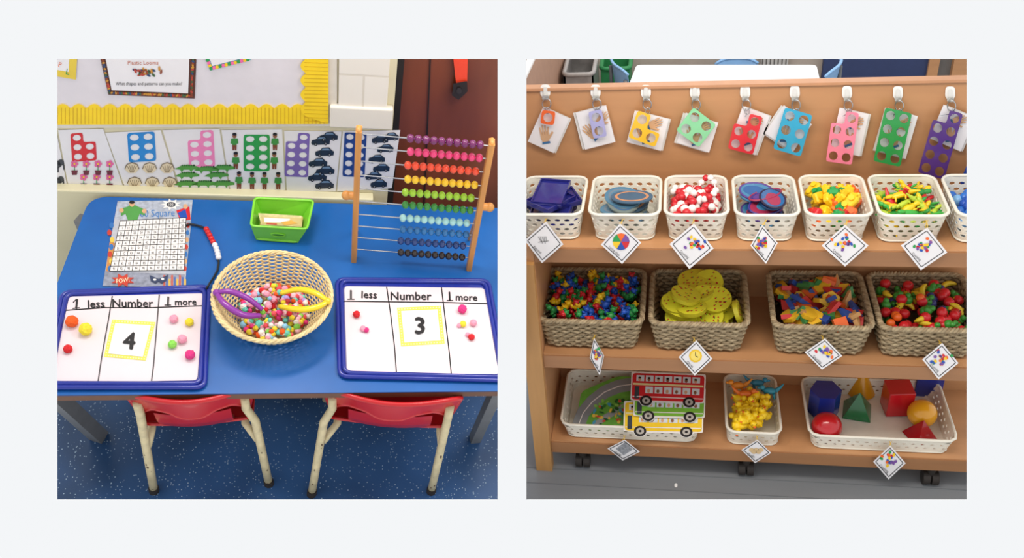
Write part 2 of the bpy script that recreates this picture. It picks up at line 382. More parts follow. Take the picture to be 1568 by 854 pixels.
# ---- chairs
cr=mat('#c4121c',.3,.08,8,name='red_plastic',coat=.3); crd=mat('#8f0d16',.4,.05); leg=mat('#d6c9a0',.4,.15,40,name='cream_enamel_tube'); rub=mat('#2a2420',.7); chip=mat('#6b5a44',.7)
def chair(PL,PR,FL,FR,KL,KR,sd_):
    b=B(); P0=RL.z(*PL,.45);P1=RL.z(*PR,.45); mid=(P0+P1)/2; ax=(P1-P0); ax.z=0; hw=ax.length/2; ax.normalize(); n=Vector((-ax.y,ax.x,0))
    def fn(off):
        def g(i,j):
            s=i*2-1; zt=.452-.014*s**4; zb=.392-.055*max(0,(abs(s)-.62)/.38)**1.5*1.0-.024*math.exp(-(s/.30)**4)
            z=zb+(zt-zb)*j
            return mid+ax*s*hw*(1-.10*(1-j)*abs(s))+n*(.042*s*s-.012*(j)+off)+Vector((0,0,z-.45))
        return g
    for o_ in (0,.009): b.grid(fn(o_),24,6,cr)
    ed=[fn(.0045)(i/24,1) for i in range(25)]+[fn(.0045)(1,1-j/6) for j in range(1,7)]+[fn(.0045)(1-i/24,0) for i in range(1,25)]+[fn(.0045)(0,j/6) for j in range(1,6)]
    b.tube(ed,.0065,cr,8,True)
    def neck(i,j):
        s=i*2-1; y=[.0,.012,.03,.06][min(3,int(j*3+.001))]; z=[.385,.33,.285,.268][min(3,int(j*3+.001))]
        return mid+ax*s*hw*.62+n*(y+.012*s*s)+Vector((0,0,z-.45))
    b.grid(neck,10,3,cr)
    def seat(i,j):
        s=i*2-1;t=j
        w=hw*(.92+.06*t)
        return mid+ax*s*w+n*(.05+.27*t)+Vector((0,0,.268+.012*s*s-.014*math.sin(math.pi*t)-.02*max(0,t-.85)/.15-.45))
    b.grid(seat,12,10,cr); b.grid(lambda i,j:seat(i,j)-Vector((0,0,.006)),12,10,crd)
    b.tube([seat(i/12,0) for i in range(13)]+[seat(1,j/10) for j in range(1,11)]+[seat(1-i/12,1) for i in range(1,13)]+[seat(0,1-j/10) for j in range(1,10)],.005,cr,8,True)
    rn=random.Random(sd_)
    for (Fp,K,s) in ((FL,KL,-1),(FR,KR,1)):
        foot=RL.z(*Fp,0); top=mid+ax*s*hw*.86+n*.026+Vector((0,0,.36-.45)); k=foot.lerp(top,.80)+ax*s*K
        pts=[foot,foot.lerp(k,.5),foot.lerp(k,.9),k.lerp(top,.25)+ax*s*K*.3,top,top+Vector((0,0,.05))]
        b.tube(pts,.0105,leg,12); b.cyl(foot,foot+(k-foot).normalized()*.02,.013,.013,rub,12)
        for q in range(7):
            t=rn.random()**1.6*.8; b.sph(foot.lerp(k,t)-n*.009+ax*rn.uniform(-.005,.005),rn.uniform(.0015,.004),chip,(1,.6,1.6),n=6,m=4)
        fr_=foot+n*.30; sd=mid+ax*s*hw*.8+n*.28+Vector((0,0,.25-.45)); bk=mid+ax*s*hw*.8+n*.05+Vector((0,0,.25-.45))
        b.tube([k-Vector((0,0,.07)),bk,sd,sd+(fr_-sd)*.1,fr_+Vector((0,0,.0))],.010,leg,10)
    b.done('classroom_chair',RL)
chair((190,618),(386,607),(236,752),(412,741),0,.012,1)
chair((492,607),(706,624),(477,757),(660,753),.012,0,2)
# ---- answer trays
tb=mat('#162b96',.28,.08,10,name='blue_plastic_tray',coat=.4); wb=mat('#eaddE2'.lower(),.12,.02,4,name='whiteboard_gloss')
pcol={'r':mat('#d8252c',.9,.1,300),'p':mat('#f4a3bb',.9,.1,300),'y':mat('#f0dc3a',.9,.1,300),'o':mat('#f2601f',.9,.1,300),'g':mat('#8fdc5a',.9,.1,300),'m':mat('#e33a86',.9,.1,300),'t':mat('#6fd0c0',.9,.1,300),'w':mat('#f6eeea',.9,.1,300),'l':mat('#b79ae0',.9,.1,300),'c':mat('#ea5560',.9,.1,300),'q':mat('#f8c4d2',.9,.1,300),'b':mat('#8cc8e8',.9,.1,300)}
def tray(outer,inner,draw,poms):
    b=B(); oc=[T(*p).xy for p in outer]
    sl=rquad([tuple(p) for p in oc],.022); b.prism([sl],TZ+.0005,TZ+.008,tb)
    cc=sum(oc,Vector((0,0)))/4
    def ins(k,z): return [Vector((*(Vector(p)+(cc-Vector(p)).normalized()*k),z)) for p in sl]
    b.tube(ins(.004,TZ+.007),.006,tb,10,True); b.tube(ins(.016,TZ+.010),.0055,tb,10,True)
    P=lambda u,v,o:RL.z(u,v,TZ+.0085+o); d=D(b,P,.0004)
    d.slab([rquad(inner,6)],0,.0004,wb); draw(d)
    for (u,v,r,c) in poms:
        R=r/600; b.sph(P(u,v,R*.9),R,pcol[c],n=14,m=10,fuzz=.07)
    b.done('number_sorting_tray',RL)
ylb=mat('#e6e25a',.5,.05); 
def card(d,q,num,cu,cv,a):
    d.slab([q],.0004,.0012,ylb)
    c=(sum(p[0] for p in q)/4,sum(p[1] for p in q)/4)
    q2=[(c[0]+(p[0]-c[0])*.83,c[1]+(p[1]-c[1])*.82) for p in q]
    for i,(u,v) in enumerate(along([(c[0]+(p[0]-c[0])*.92,c[1]+(p[1]-c[1])*.92) for p in q+q[:1]],4.5)): d.disc(u,v,1.3,1.1,mat('#fbf8b8',.5),4,6)
    d.poly(q2,paper,5)
    for k,(dx,dy) in enumerate([(0,0),(1.2,0),(-1.2,.3),(0,1),(0,-1)]): d.text(num,cu+dx,cv+dy,25,ink,a,7+k,1.05)
def hand(d,s,u,v,h,a=0):
    for k,(dx,dy) in enumerate(((0,0),(.8,.3),(.3,-.5))): d.text(s,u+dx,v+dy,h,ink,a,3+k,1.08)
def dl(d):
    d.line([(101,475),(160,471),(230,471),(312,468)],1.8,ink,2); d.line([(172,453),(166,490),(156,545),(150,585)],1.8,ink,2); d.line([(244,451),(240,500),(235,560),(232,583)],1.8,ink,2)
    hand(d,'1',117,465,15,.12);d.line([(111,472),(122,471)],1.6,ink,3);d.line([(112,463),(117,458)],1.6,ink,3)
    hand(d,'less',147,465,12,-.03);hand(d,'Number',203,464,12,.0);hand(d,'1',257,461,14,.05);d.line([(252,467),(262,467)],1.6,ink,3);hand(d,'more',284,462,10,-.02)
    card(d,[(172,489),(238,493),(223,552),(159,546)],'4',198,521,.1)
tray([(95,449),(323,440),(316,597),(66,597)],[(106,454),(312,449),(302,582),(78,586)],dl,
 [(110,492,8.5,'o'),(131,504,9,'y'),(104,534,6,'r'),(266,488,6,'p'),(290,493,6,'y'),(279,519,6.5,'p'),(264,527,6,'g'),(291,543,7,'m')])
def dr2(d):
    d.line([(527,461),(592,462),(680,463),(746,465)],1.8,ink,2); d.line([(592,439),(598,480),(604,530),(607,570)],1.8,ink,2); d.line([(676,440),(682,490),(688,540),(691,572)],1.8,ink,2)
    hand(d,'1',537,451,14,.0);d.line([(532,458),(543,458)],1.6,ink,3);hand(d,'less',565,451,11,.03);hand(d,'Number',629,453,12,.0);hand(d,'1',688,453,13,-.05);d.line([(684,460),(694,460)],1.6,ink,3);hand(d,'more',714,455,10,.02)
    card(d,[(608,471),(675,468),(681,526),(614,530)],'3',643,498,-.02)
tray([(514,429),(749,431),(777,586),(518,580)],[(527,438),(742,441),(764,573),(531,569)],dr2,
 [(546,481,5.5,'r'),(556,503,4.5,'p'),(561,505,4,'m'),(708,473,7,'m'),(725,494,5.5,'p'),(709,496,5,'y'),(703,498,3.5,'p'),(722,516,5,'r'),(716,512,3.5,'p')])
# ---- hundred square
b=B(); P=lambda u,v,o:RL.z(u,v,TZ+.001+o); d=D(b,P,.0003); 
d.slab([[(180,308),(295,306),(283,440),(157,438)]],-.0005,.0006,mat('#b9bdc6',.3,.08,60,name='laminated_sheet'))
for (pts,c) in [([(157,438),(161,415),(283,420),(282,440)],'#8d93a4'),([(162,415),(168,370),(176,372),(170,416)],'#c98a4a'),([(287,338),(293,338),(286,410),(281,410)],'#8f9fb5'),([(180,308),(295,306),(292,334),(176,336)],'#aeb6c4')]: d.poly(pts,mat(c,.4,.25,90),3)
for k in range(9): d.rect(250+k*4,421+(k%3)*3,253+k*4,438,mat(['#c25a48','#4a68a8','#d8b24a'][k%3],.5),4)
for k in range(7): d.disc(168+rnd.uniform(-4,4),345+k*11,3.5,4.5,mat(['#2f6fb5','#c23a2c','#e0c04a'][k%3],.5),4)
for k in range(7): d.disc(288-k*.8,345+k*11,2.6,4,mat(['#c23a2c','#2f6fb5','#cfa27a'][k%3],.5),4)
d.text('00 Square',241,326,11,mat('#2f78c0',.4),-.03,5,.85)
d.poly([(262+ (14 if k%2 else 8)*math.cos(k*math.pi/9)*1.2, 313+(9 if k%2 else 5)*math.sin(k*math.pi/9)) for k in range(18)],white,5); d.disc(262,313,7,4,mat('#3a3f48',.5),6); d.text('100',262,313,4,white,0,7)
gs=mat('#4f9a48',.5)
d.poly([(185,331),(186,319),(196,316),(200,313),(205,313),(211,316),(221,320),(222,330),(214,327),(210,337),(196,337),(192,327)],gs,6); d.disc(202,312,4,4.5,mat('#d8a880',.5),7); d.disc(202,309.5,4.2,2.6,ink,8); d.disc(186,322,3.5,3.5,mat('#d8a880',.5),7); d.disc(221,323,3.5,3.5,mat('#d8a880',.5),7)
d.poly([(270,322),(290,316),(292,336),(276,338)],red,6); d.poly([(272,326),(284,320),(287,334),(278,336)],blue,7); d.disc(284,316,3.5,4,mat('#d8a880',.5),8)
def G(s,t): 
    a=Vector((184,338)).lerp(Vector((285,333)),s); c=Vector((168,415)).lerp(Vector((282,413)),s); return tuple(a.lerp(c,t))
d.poly([G(0,0),G(1,0),G(1,1),G(0,1)],white,8)
for k in range(11): d.line([G(k/10,0),G(k/10,1)],.8,ink,10); d.line([G(0,k/10),G(1,k/10)],.8,ink,10)
for r in range(10):
    for c in range(10):
        n=str(r*10+c+1); u,v=G((c+.5)/10,(r+.5)/10); d.text(n,u,v,3.6,ink,0,11,.8)
d.poly([(188+(19 if k%2 else 11)*math.cos(k*math.pi/8),429+(11 if k%2 else 6)*math.sin(k*math.pi/8)) for k in range(16)],mat('#c33b28',.5),9); d.text('POW!',188,429,7,mat('#f5e9c0',.5),-.15,10,.8)
d.poly([(229,421),(236,424),(243,427),(250,424),(258,420),(255,429),(248,434),(243,431),(238,434),(231,430)],mat('#2b3a5c',.5),9); d.disc(237,428,2.5,1.6,white,10);d.disc(249,427,2.5,1.6,white,10)
b.done('hundred_square_sheet',RL)
# ---- bead string
b=B(); cord=[(284,345),(292,343),(302,345),(311,348),(318,353),(322,360),(326,368),(330,378),(333,390),(335,402),(333,414),(327,425),(321,434),(316,442)]
b.tube([T(u,v,TZ+.006+(.010 if i>11 else 0)) for i,(u,v) in enumerate(cord)],.0028,ink,8)
for (u,v,c) in [(316,351,'r'),(318.5,355.5,'r'),(321,360,'r'),(323.5,365,'r'),(326,370,'r'),(329,375,'w'),(331,379.7,'w'),(332.5,384.4,'w'),(333.6,389.2,'w'),(334.6,394,'w')]:
    b.sph(T(u,v,TZ+.0085),.0075,{'r':mat('#d42025',.25),'w':mat('#e8e6ea',.25)}[c])
b.done('bead_string',RL)
# ---- green box
b=B(); gm=mat('#86dc3c',.3,.05,name='lime_plastic',coat=.3)
rz=TZ+.056; rim=[T(390,303,rz),T(480,307,rz),T(470,351,rz),T(384,346,rz)]
bf=[T(456,372),T(392,367)]; cr_=sum(rim,Vector())/4; dep=((rim[0]-rim[3])+(rim[1]-rim[2]))/2*.86
bs=[bf[1]+dep,bf[0]+dep,bf[0],bf[1]]
for k in range(4):
    j=(k+1)%4
    for s_ in (0,1):
        q=[p+(Vector((cr_.x,cr_.y,p.z))-p).normalized()*.003*s_ for p in (bs[k],bs[j],rim[j],rim[k])]
        b.add(q,[(0,1,2,3)],gm)
b.add([p+Vector((0,0,.002)) for p in bs],[(0,1,2,3)],gm)
rr=[Vector((*p,rz)) for p in rquad([tuple(p.xy) for p in rim],.012)]; b.tube(rr,.0035,gm,8,True)
b.tube([Vector((*p,TZ+.004)) for p in rquad([tuple(p.xy) for p in bs],.012)],.004,gm,8,True)
fm=(bs[2]+bs[3]+rim[2]+rim[3])/4; fa=(bs[2]-bs[3]).normalized(); fu=((rim[2]+rim[3])-(bs[2]+bs[3])).normalized(); fn_=fa.cross(fu)
fn_=fn_ if fn_.y<0 else -fn_
b.tube([fm+fn_*.002+fa*.018*math.cos(t)+fu*.006*math.sin(t) for t in [k*math.pi/8 for k in range(16)]],.0018,gm,6,True)
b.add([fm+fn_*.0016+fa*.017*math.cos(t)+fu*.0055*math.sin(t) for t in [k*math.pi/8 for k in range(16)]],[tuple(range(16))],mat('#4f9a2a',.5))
b.done('storage_box',RL)
b=B(); cm=[mat('#d8cc94',.5,.2,60),mat('#e6e0d0',.5),mat('#c7b06a',.5)]
for i in range(7):
    z=TZ+.010+i*.005; k=(i%3-1)*2.5
    q=[T(398+k,331-i*.6,z),T(463+k*.5,334-i*.3+k*.3,z),T(462,352-i*.6,z),T(399-k*.5,349-i*.6,z)]
    b.add(q+[p+Vector((0,0,.003)) for p in q],[(0,1,2,3),(4,5,6,7),(0,1,5,4),(1,2,6,5),(2,3,7,6),(3,0,4,7)],cm[i%3])
d=D(b,lambda u,v,o:T(u,v,TZ+.0433+o),.0004); d.poly([(400,331),(462,334),(461,346),(401,343)],mat('#cbb87a',.5),1); d.poly([(404,333),(444,335),(443,341),(405,340)],white,2); d.poly([(430,340),(446,337),(456,342),(436,345)],mat('#d9a94a',.5),3); d.line([(408,342),(424,343)],2,mat('#c7543e',.5),3)
b.done('picture_cards',RL)
# ---- round wicker basket
b=B(); wk=mat('#e6d09c',.6,.16,60,name='pale_wicker',bump=.4); wk2=mat('#c6a468',.6,.15,60,name='wicker_stake')
c=T(418,455,TZ+.078); c.z=TZ; R0,R1,H=.080,.134,.080
def prof(t): return (R0+(R1-R0)*(t**.75), .006+H*t)
rows=20
for i in range(rows+1):
    t=i/rows; r,z=prof(t); N=144
    b.tube([c+Vector((math.cos(a)*(r+.0024*math.sin(24*a*1+math.pi*i)),math.sin(a)*(r+.0024*math.sin(24*a+math.pi*i)),z)) for a in [2*math.pi*k/N for k in range(N)]],.0020,wk,5,True)
for k in range(48):
    a=2*math.pi*k/48; b.tube([c+Vector((math.cos(a)*prof(t)[0],math.sin(a)*prof(t)[0],prof(t)[1])) for t in [j/8 for j in range(9)]],.0018,wk2,5)
for i in range(14):
    r=R0*(i+1)/14; N=72; b.tube([c+Vector((math.cos(a)*r,math.sin(a)*r,.005+.001*math.sin(12*a+math.pi*i))) for a in [2*math.pi*k/N for k in range(N)]],.003,wk,5,True)
for ph in range(3):
    N=160; b.tube([c+Vector((math.cos(a)*(R1+.003+.003*math.cos(20*a+ph*2.09)),math.sin(a)*(R1+.003+.003*math.cos(20*a+ph*2.09)),.006+H+.003*math.sin(20*a+ph*2.09))) for a in [2*math.pi*k/N for k in range(N)]],.0030,wk,6,True)
b.done('wicker_basket',RL)
b=B(); rnd=random.Random(7); random.seed(3); keys='rccpppqqqmyyttwwwglob'
for i in range(300):
    a=rnd.uniform(0,6.283); q=math.sqrt(rnd.random()); rr_=q*.084; lay=rnd.random()
    z=.014+ (.028*(1-q*q)+.010)*lay
    R=rnd.uniform(.0052,.0092); b.sph(c+Vector((rr_*math.cos(a),rr_*math.sin(a),z+.004)),R,pcol[keys[rnd.randrange(len(keys))]],n=9,m=6,fuzz=.08)
b.done('pom_poms',RL)
def tongs(col,tip,pts1,pts2):
    b=B(); m_=mat(col,.3,.05,coat=.3)
    for pts in (pts1,pts2):
        pl=[tip]+pts; P3=[T(u,v,z) for (u,v,z) in pl]
        sm=[]
        for i in range(len(P3)-1):
            p0,p1,p2,p3=P3[max(i-1,0)],P3[i],P3[i+1],P3[min(i+2,len(P3)-1)]
            for k in range(6):
                t=k/6; sm.append(.5*((2*p1)+(-p0+p2)*t+(2*p0-5*p1+4*p2-p3)*t*t+(-p0+3*p1-3*p2+p3)*t**3))
        sm.append(P3[-1]); n=len(sm); b.tube(sm,[.0052+.0030*math.sin(math.pi*i/n) for i in range(n)],m_,10,rz=.8)
    b.sph(T(*tip),.0085,m_)
    b.done('plastic_tweezers',RL)
zt=TZ+.096
tongs('#8a2f9e',(331,448,zt+.002),[(352,446,zt+.004),(378,456,zt-.010),(402,474,zt-.034)],[(345,466,zt),(372,482,zt-.014),(399,483,zt-.034)])
tongs('#efd21f',(502,461,zt+.002),[(484,449,zt+.004),(458,443,zt-.008),(430,449,zt-.030)],[(486,470,zt),(460,474,zt-.010),(428,469,zt-.034)])
# ---- abacus
b=B(); wd=mat('#d0914c',.4,.16,12,stretch=(4,4,.6),name='varnished_beech'); rodm=mat('#b9bcc0',.25,0,metal=.9)
A0=T(542,397);A1=T(718,410); ax=(A1-A0).normalized(); nn=Vector((-ax.y,ax.x,0)); ln=(A1-A0).length
zt0=RL.y(567,198,A0.y).z; zt1=RL.y(768,208,A1.y).z; ht=(zt0+zt1)/2-.010
M=Matrix(((ax.x,nn.x,0,0),(ax.y,nn.y,0,0),(0,0,1,0),(0,0,0,1)))
def post(p,h):
    ol=rquad([(-.007,-.013),(.007,-.013),(.007,.013),(-.007,.013)],.003,2)
    b.prism([ol],0,h-TZ,wd,Matrix.Translation(p)@M)
    b.sph((0,0,h-TZ),.0115,wd,(.62,1.1,.7),M=Matrix.Translation(p)@M)
post(A0,ht);post(A1,ht)
bc=['#6d1f5c','#e83a78','#ee4a24','#f2c51a','#9ccb2a','#2f8a34','#a8dcdc','#1f6fae','#1c3f80','#2a1f1e']
vl=[211,230,250,271,291,311,331,349,367,385]; vr=[218,239,261,282,302,320,340,357,374,391]
for i in range(10):
    z=(RL.y(566-2.4*i,vl[i],A0.y).z+RL.y(765-5*i,vr[i],A1.y).z)/2
    b.cyl(A0+Vector((0,0,z-TZ)),A1+Vector((0,0,z-TZ)),.0016,.0016,rodm,8)
    bmt=mat(bc[i],.22,.05,coat=.5)
    for k in range(10):
        x=ln*(.385+.0588*k+.01*(i%2)); p=A0+ax*x; p.z=z
        b.sph(p,.0102,bmt,(.88,1,1),n=14,m=10)
mw=(RL.y(538,300,A0.y).z-TZ)
for p,s_ in ((A0,-1),(A1,1)):
    q=p+Vector((0,0,mw)); b.cyl(q+ax*s_*.006,q+ax*s_*.018,.010,.010,wd); b.sph(q+ax*s_*.024,.012,wd)
    b.cyl(q,Vector((q.x+nn.x*.10,q.y+nn.y*.10,TZ+.004)),.004,.004,wd,10)
b.done('abacus',RL)
# ================================================================== RIGHT ROOM
DP=.32
beech=mat('#bd8b60',.4,.07,3.5,stretch=(.6,6,6),name='beech_laminate'); beechd=mat('#9c6e48',.45,.08,4,stretch=(.6,6,6),name='beech_edge')
gy=lambda u,v,y=0: RR.y(u,v,y)
z1t=gy(1143,381).z; z1b=gy(1143,404).z; z2t=gy(1143,551).z; z2b=gy(1143,571).z; z3t=gy(1143,688).z; z3b=gy(1143,705).z
xl=gy(834,570).x; xr=gy(1600,500).x; ztop=RR.y(1143,131,DP).z
b=B(); wx=xr-xl; cx=(xl+xr)/2
for (zt_,zb_) in ((z1t,z1b),(z2t,z2b),(z3t,z3b)):
    b.box((cx,DP/2-.0,(zt_+zb_)/2),(wx-.002,DP,zt_-zb_),beech); b.box((cx,-.002,(zt_+zb_)/2-.002),(wx-.002,.004,zt_-zb_-.004),beechd)
b.box((xl-.012,DP/2,(z3b+z1t)/2),(.024,DP+.004,z1t-z3b),beech)
b.box((cx,DP+.009,(z3b+ztop)/2),(wx,.018,ztop-z3b),beech)
xpl=RR.y(789,180,DP).x
b.box(((xpl+xl)/2,DP+.009,(z1t+ztop)/2),(xl-xpl,.018,ztop-z1t),beech)
b.box(((xpl+xr)/2,DP+.006,ztop+.004),(xr-xpl,.03,.008),mat('#c08c66',.4,.05))
b.box(((xpl+xl)/2+.01,DP/2+.05,(z1t+z1b)/2),(xl-xpl-.02,DP-.1,z1t-z1b),beech)
px=gy(838,720,-.02); b.box((px.x-.010,.0,z1b/2),(.055,.04,z1b),mat('#b88850',.45,.12,6,stretch=(5,5,.6),name='pine_post'))
for u in (893,1143,1430):
    q=gy(u,705,.02); r_=min(.024,z3b*.5+.002)
    for s_ in (-1,1): b.cyl((q.x+s_*.003,.018,r_),(q.x+s_*.024,.018,r_),r_,r_,rub,20)
    b.cyl((q.x,.018,r_),(q.x,.018,z3b),.01,.014,rub,12)
b.done('classroom_shelving_unit',RR)
# floor & far room
b=B()
b.add([RR.z(788,830,0),RR.z(1650,830,0),RR.z(1650,70,0),RR.z(788,70,0)],[(0,1,2,3)],mat('#7f8387',.4,.05,5,name='grey_vinyl_planks',stretch=(.5,3,1))); 
lm=mat('#6f7377',.5,.05)
for v in (733,757): b.box((.25,RR.z(1143,v,0).y,.0006),(1.7,.003,.001),lm)
b.add([RR.z(u,v,.002) for u,v in circ(1035,743,2.4,10,3.4)],[tuple(range(10))],white)
b.done('floor.001',RR)
b=B(); xa=RR.y(788,80,2.6).x; xb=RR.y(1640,80,2.6).x; b.box(((xa+xb)/2,2.63,.35),(xb-xa,.04,.7),mat('#b3a69a',.6,.05)); b.done('wall_back.001',RR)
def onw(u0,v0,u1,v1,y,th,m_,zb=0):
    b=B(); p=RR.y(u0,v0,y);q=RR.y(u1,v1,y); b.box(((p.x+q.x)/2,y,(zb+p.z)/2),(q.x-p.x,th,p.z-zb),m_); return b
b=onw(1262,80,1422,120,2.58,.04,mat('#2f3d66',.6)); b.done('navy_screen',RR,.004)
p=RR.y(1464,80,2.54);q=RR.y(1500,80,2.54); o_=RR.y(1426,80,2.54); o2=RR.y(1442,80,2.54)
b=B(); b.box(((p.x+q.x)/2,2.57,p.z/2),(q.x-p.x,.06,p.z),beech); b.box(((o_.x+o2.x)/2,2.57,p.z/2),(o2.x-o_.x,.06,p.z),beech); b.box(((p.x+o2.x)/2,2.585,p.z/2),(p.x-o2.x,.02,p.z),mat('#6e6c6a',.5)); b.done('door_frame',RR)
b=B(); zt_=.50; A=[RR.z(975,99,zt_),RR.z(1250,99,zt_),RR.z(1262,150,zt_),RR.z(955,150,zt_)]
tw=mat('#f0f0f2',.3,.02,name='white_laminate')
b.prism([rquad([tuple(p.xy) for p in A],.03)],zt_-.025,zt_,tw)
ca_=sum(A,Vector())/4
for p in A: 
    q=p.lerp(ca_,.12); b.cyl((q.x,q.y,0),(q.x,q.y,zt_-.025),.018,.018,steel)
b.done('white_classroom_table',RR)
cb=mat('#8ab8e6',.35,.05)
def bchair(u,v,yy,ang,hs=1):
    b=B(); p=RR.y(u,v,yy); hz=p.z; Mx=Matrix.Translation((p.x,yy,0))@Matrix.Rotation(ang,4,'Z')
    def fn(i,j): s=i*2-1; return Mx@Vector((.11*s*hs,.03*s*s-.02*j,hz-.17+.17*j-.02*s**4*j))
    b.grid(fn,12,5,cb); b.tube([fn(i/12,1) for i in range(13)],.007,cb)
    b.rbox((0,.11,hz-.22),(.22*hs,.2,.02),cb,Mx)
    for sx in(-1,1):
        b.tube([(.10*hs*sx,0,hz-.05),(.10*hs*sx,0,hz-.22),(.11*hs*sx,-.03,0)],.01,steel,M=Mx); b.tube([(.10*hs*sx,.05,hz-.23),(.11*hs*sx,.2,0)],.01,steel,M=Mx)
    b.done('blue_chair',RR)
bchair(946,97,2.10,-1.15);bchair(1279,98,2.05,1.15);bchair(1128,91,2.50,math.pi)
def crate(u0,v0,u1,y,dep,m_,name,rimm):
    b=B(); p=RR.y(u0,v0,y);q=RR.y(u1,v0,y); w=q.x-p.x;x=(p.x+q.x)/2;h=p.z
    for sx in (-1,1): b.box((x+sx*(w/2-.004),y,h/2),(.008,dep,h),m_)
    for sy in(-1,1): b.box((x,y+sy*(dep/2-.004),h/2),(w,.008,h),m_)
    b.box((x,y,.01),(w,dep,.02),m_); b.box((x,y,h*.7),(w*.9,dep*.9,.02),mat('#5c6a5c',.6,.4,30))
    b.tube([Vector((*pp_,h)) for pp_ in rquad([(x-w/2,y-dep/2),(x+w/2,y-dep/2),(x+w/2,y+dep/2),(x-w/2,y+dep/2)],.03)],.012,rimm,8,True)
    b.done(name,RR)
crate(922,94,966,2.42,.2,mat('#2f8a50',.5),'green_crate',mat('#2f8a50',.5))
crate(868,96,912,2.2,.3,mat('#8a8684',.3,.3,12),'clear_storage_crate',mat('#a39f9c',.3))
b=B(); A=[RR.y(800,122,1.35),RR.y(862,92,2.3)]; d_=(A[1]-A[0]); d_.z=0
for z0_,z1_,m_ in ((0,A[0].z,mat('#b08a74',.5)),(A[0].z,A[0].z+.012,white)):
    n_=Vector((-d_.y,d_.x,0)).normalized()*.015; P0=Vector((A[0].x,A[0].y,0));P1=P0+d_
    b.prism([[tuple((P0+n_).xy),tuple((P1+n_).xy),tuple((P1-n_).xy),tuple((P0-n_).xy)]],z0_,z1_,m_)
b.done('low_partition_screen',RR)
b=onw(1166,80,1206,97,2.58,.03,mat('#cfccc8',.5)); 
for k in range(7):
    p=RR.y(1168+k*6,90,2.56); b.box((p.x,2.563,p.z-.1),(.006,.006,.5),mat('#6a6763',.5))
b.done('radiator',RR)
# ---- hanging number shapes
silver=mat('#b8bbbe',.2,0,metal=.9); hookm=mat('#eeeeec',.3,.02); cuff=mat('#3d6f9c',.5); flesh=mat('#cfa680',.6); fdk=mat('#9a7250',.6)
PH=lambda u,v,o:RR.y(u,v,DP-.0005-o)
def handp(d,u,v,a,s=1,l=0):
    ca,sa=math.cos(a),math.sin(a)
    R=lambda x,y:(u+(x*ca-y*sa)*s,v+(x*sa+y*ca)*s)
    d.poly([R(-6,-5),R(6,-5),R(6,4),R(4,8),R(-4,8),R(-6,4)],flesh,l)
    for k in range(4):
        L=[8,11,10,7][k]; d.poly([R(-6+k*3.1,-4),R(-3.5+k*3.1,-4),R(-3.9+k*3.6,-3-L),R(-4.8+k*3.6,-4.4-L),R(-5.9+k*3.6,-3-L)],flesh,l+1)
        if k: d.line([R(-6.1+k*3.1,-1),R(-6.3+k*3.4,-6)],.5,fdk,l+2)
    d.poly([R(5,1),R(5,6),R(12,-2),R(10.5,-4.5)],flesh,l+1); d.poly([R(-5,8),R(5,8),R(5.5,11),R(-5.5,11)],cuff,l+1)
H=[(835,'#e8641f',(1,1,None),(839,180,21,.12),(840,199,22,29,.42)),
   (912,'#a7a6d4',(1,2,None),(915,190,21,-.2),(912,195,24,29,-.25)),
   (989,'#f0bf2a',(2,2,'R'),(990,197,22,.35),(992,200,27,25,.25)),
   (1064,'#8ad6a0',(2,2,None),(1066,195,22,.65),(1068,203,26,24,.3)),
   (1141,'#dc2f38',(2,3,'L'),(1141,203,20,.25),(1147,200,22,32,.35)),
   (1217,'#2aa5cc',(2,3,None),(1214,202,22,.28),(1207,197,26,26,.6)),
   (1297,'#f3849f',(2,4,'L'),(1290,210,20,.14),(1301,202,23,33,.22)),
   (1375,'#27964a',(2,4,None),(1367,210,21,.22),(1373,204,24,34,.28)),
   (1455,'#54307e',(2,5,'L'),(1440,219,21,.28),(1458,196,26,28,.4)),
   (1530,'#2348a5',(2,5,None),(1508,240,21,.38),(1520,196,26,28,.4))]
for i,(u,col,cells,pl_,cd) in enumerate(H):
    b=B(); d=D(b,PH,.0005); v0=129+i*.4
    d.slab([rquad([(u-7,v0),(u+7,v0),(u+8,v0+17),(u,v0+23),(u-8,v0+17)],5,3)],0,.005,hookm); d.slab([rquad([(u-3,v0+4),(u+3,v0+4),(u+3,v0+18),(u-3,v0+18)],2.5,3)],.005,.010,mat('#d9d9d6',.3,.02))
    d.slab([rquad([(u-5,v0+17),(u+6,v0+17),(u+6,v0+24),(u-5,v0+24)],3,3)],.008,.016,mat('#b9b7b0',.2,.02,metal=.5))
    b.tube([PH(u+2+6.5*math.cos(t),v0+30+8*math.sin(t),.022+.006*math.cos(t)) for t in [k*math.pi/10 for k in range(20)]],.0016,silver,6,True)
    b.tube([PH(u+3+3.5*math.cos(t),v0+40+5*math.sin(t),.028) for t in [k*math.pi/8 for k in range(16)]],.0012,silver,6,True)
    cu,cv,rx,ry,a=cd; ca,sa=math.cos(a),math.sin(a)
    q=lambda s,dx=0:[(cu+dx+(x*rx*s*ca-y*ry*s*sa),cv+(x*rx*s*sa+y*ry*s*ca)) for x,y in((-1,-1),(1,-1),(1,1),(-1,1))]
    d.slab([q(1,-4 if i%2 else 3)],.012,.0128,mat('#dcd9d4',.4)); d.slab([q(1)],.016,.0168,paper)
    handp(d,cu-rx*.25,cv+ry*.30,a-.6,1.15,36)
    if i>=1: handp(d,cu+rx*.35,cv-ry*.4,a+.9,1.0,40)
    d.line([(u+3,v0+42),(pl_[0],pl_[1]-cells[1]*pl_[2]*.4)],1.2,silver,50)
    numi(d,cells[0],cells[1],cells[2],pl_[0],pl_[1],pl_[2],pl_[3],mat(col,.3,.05,coat=.3),.027,.034,hr=.34)
    b.done('hanging_number_shape',RR)
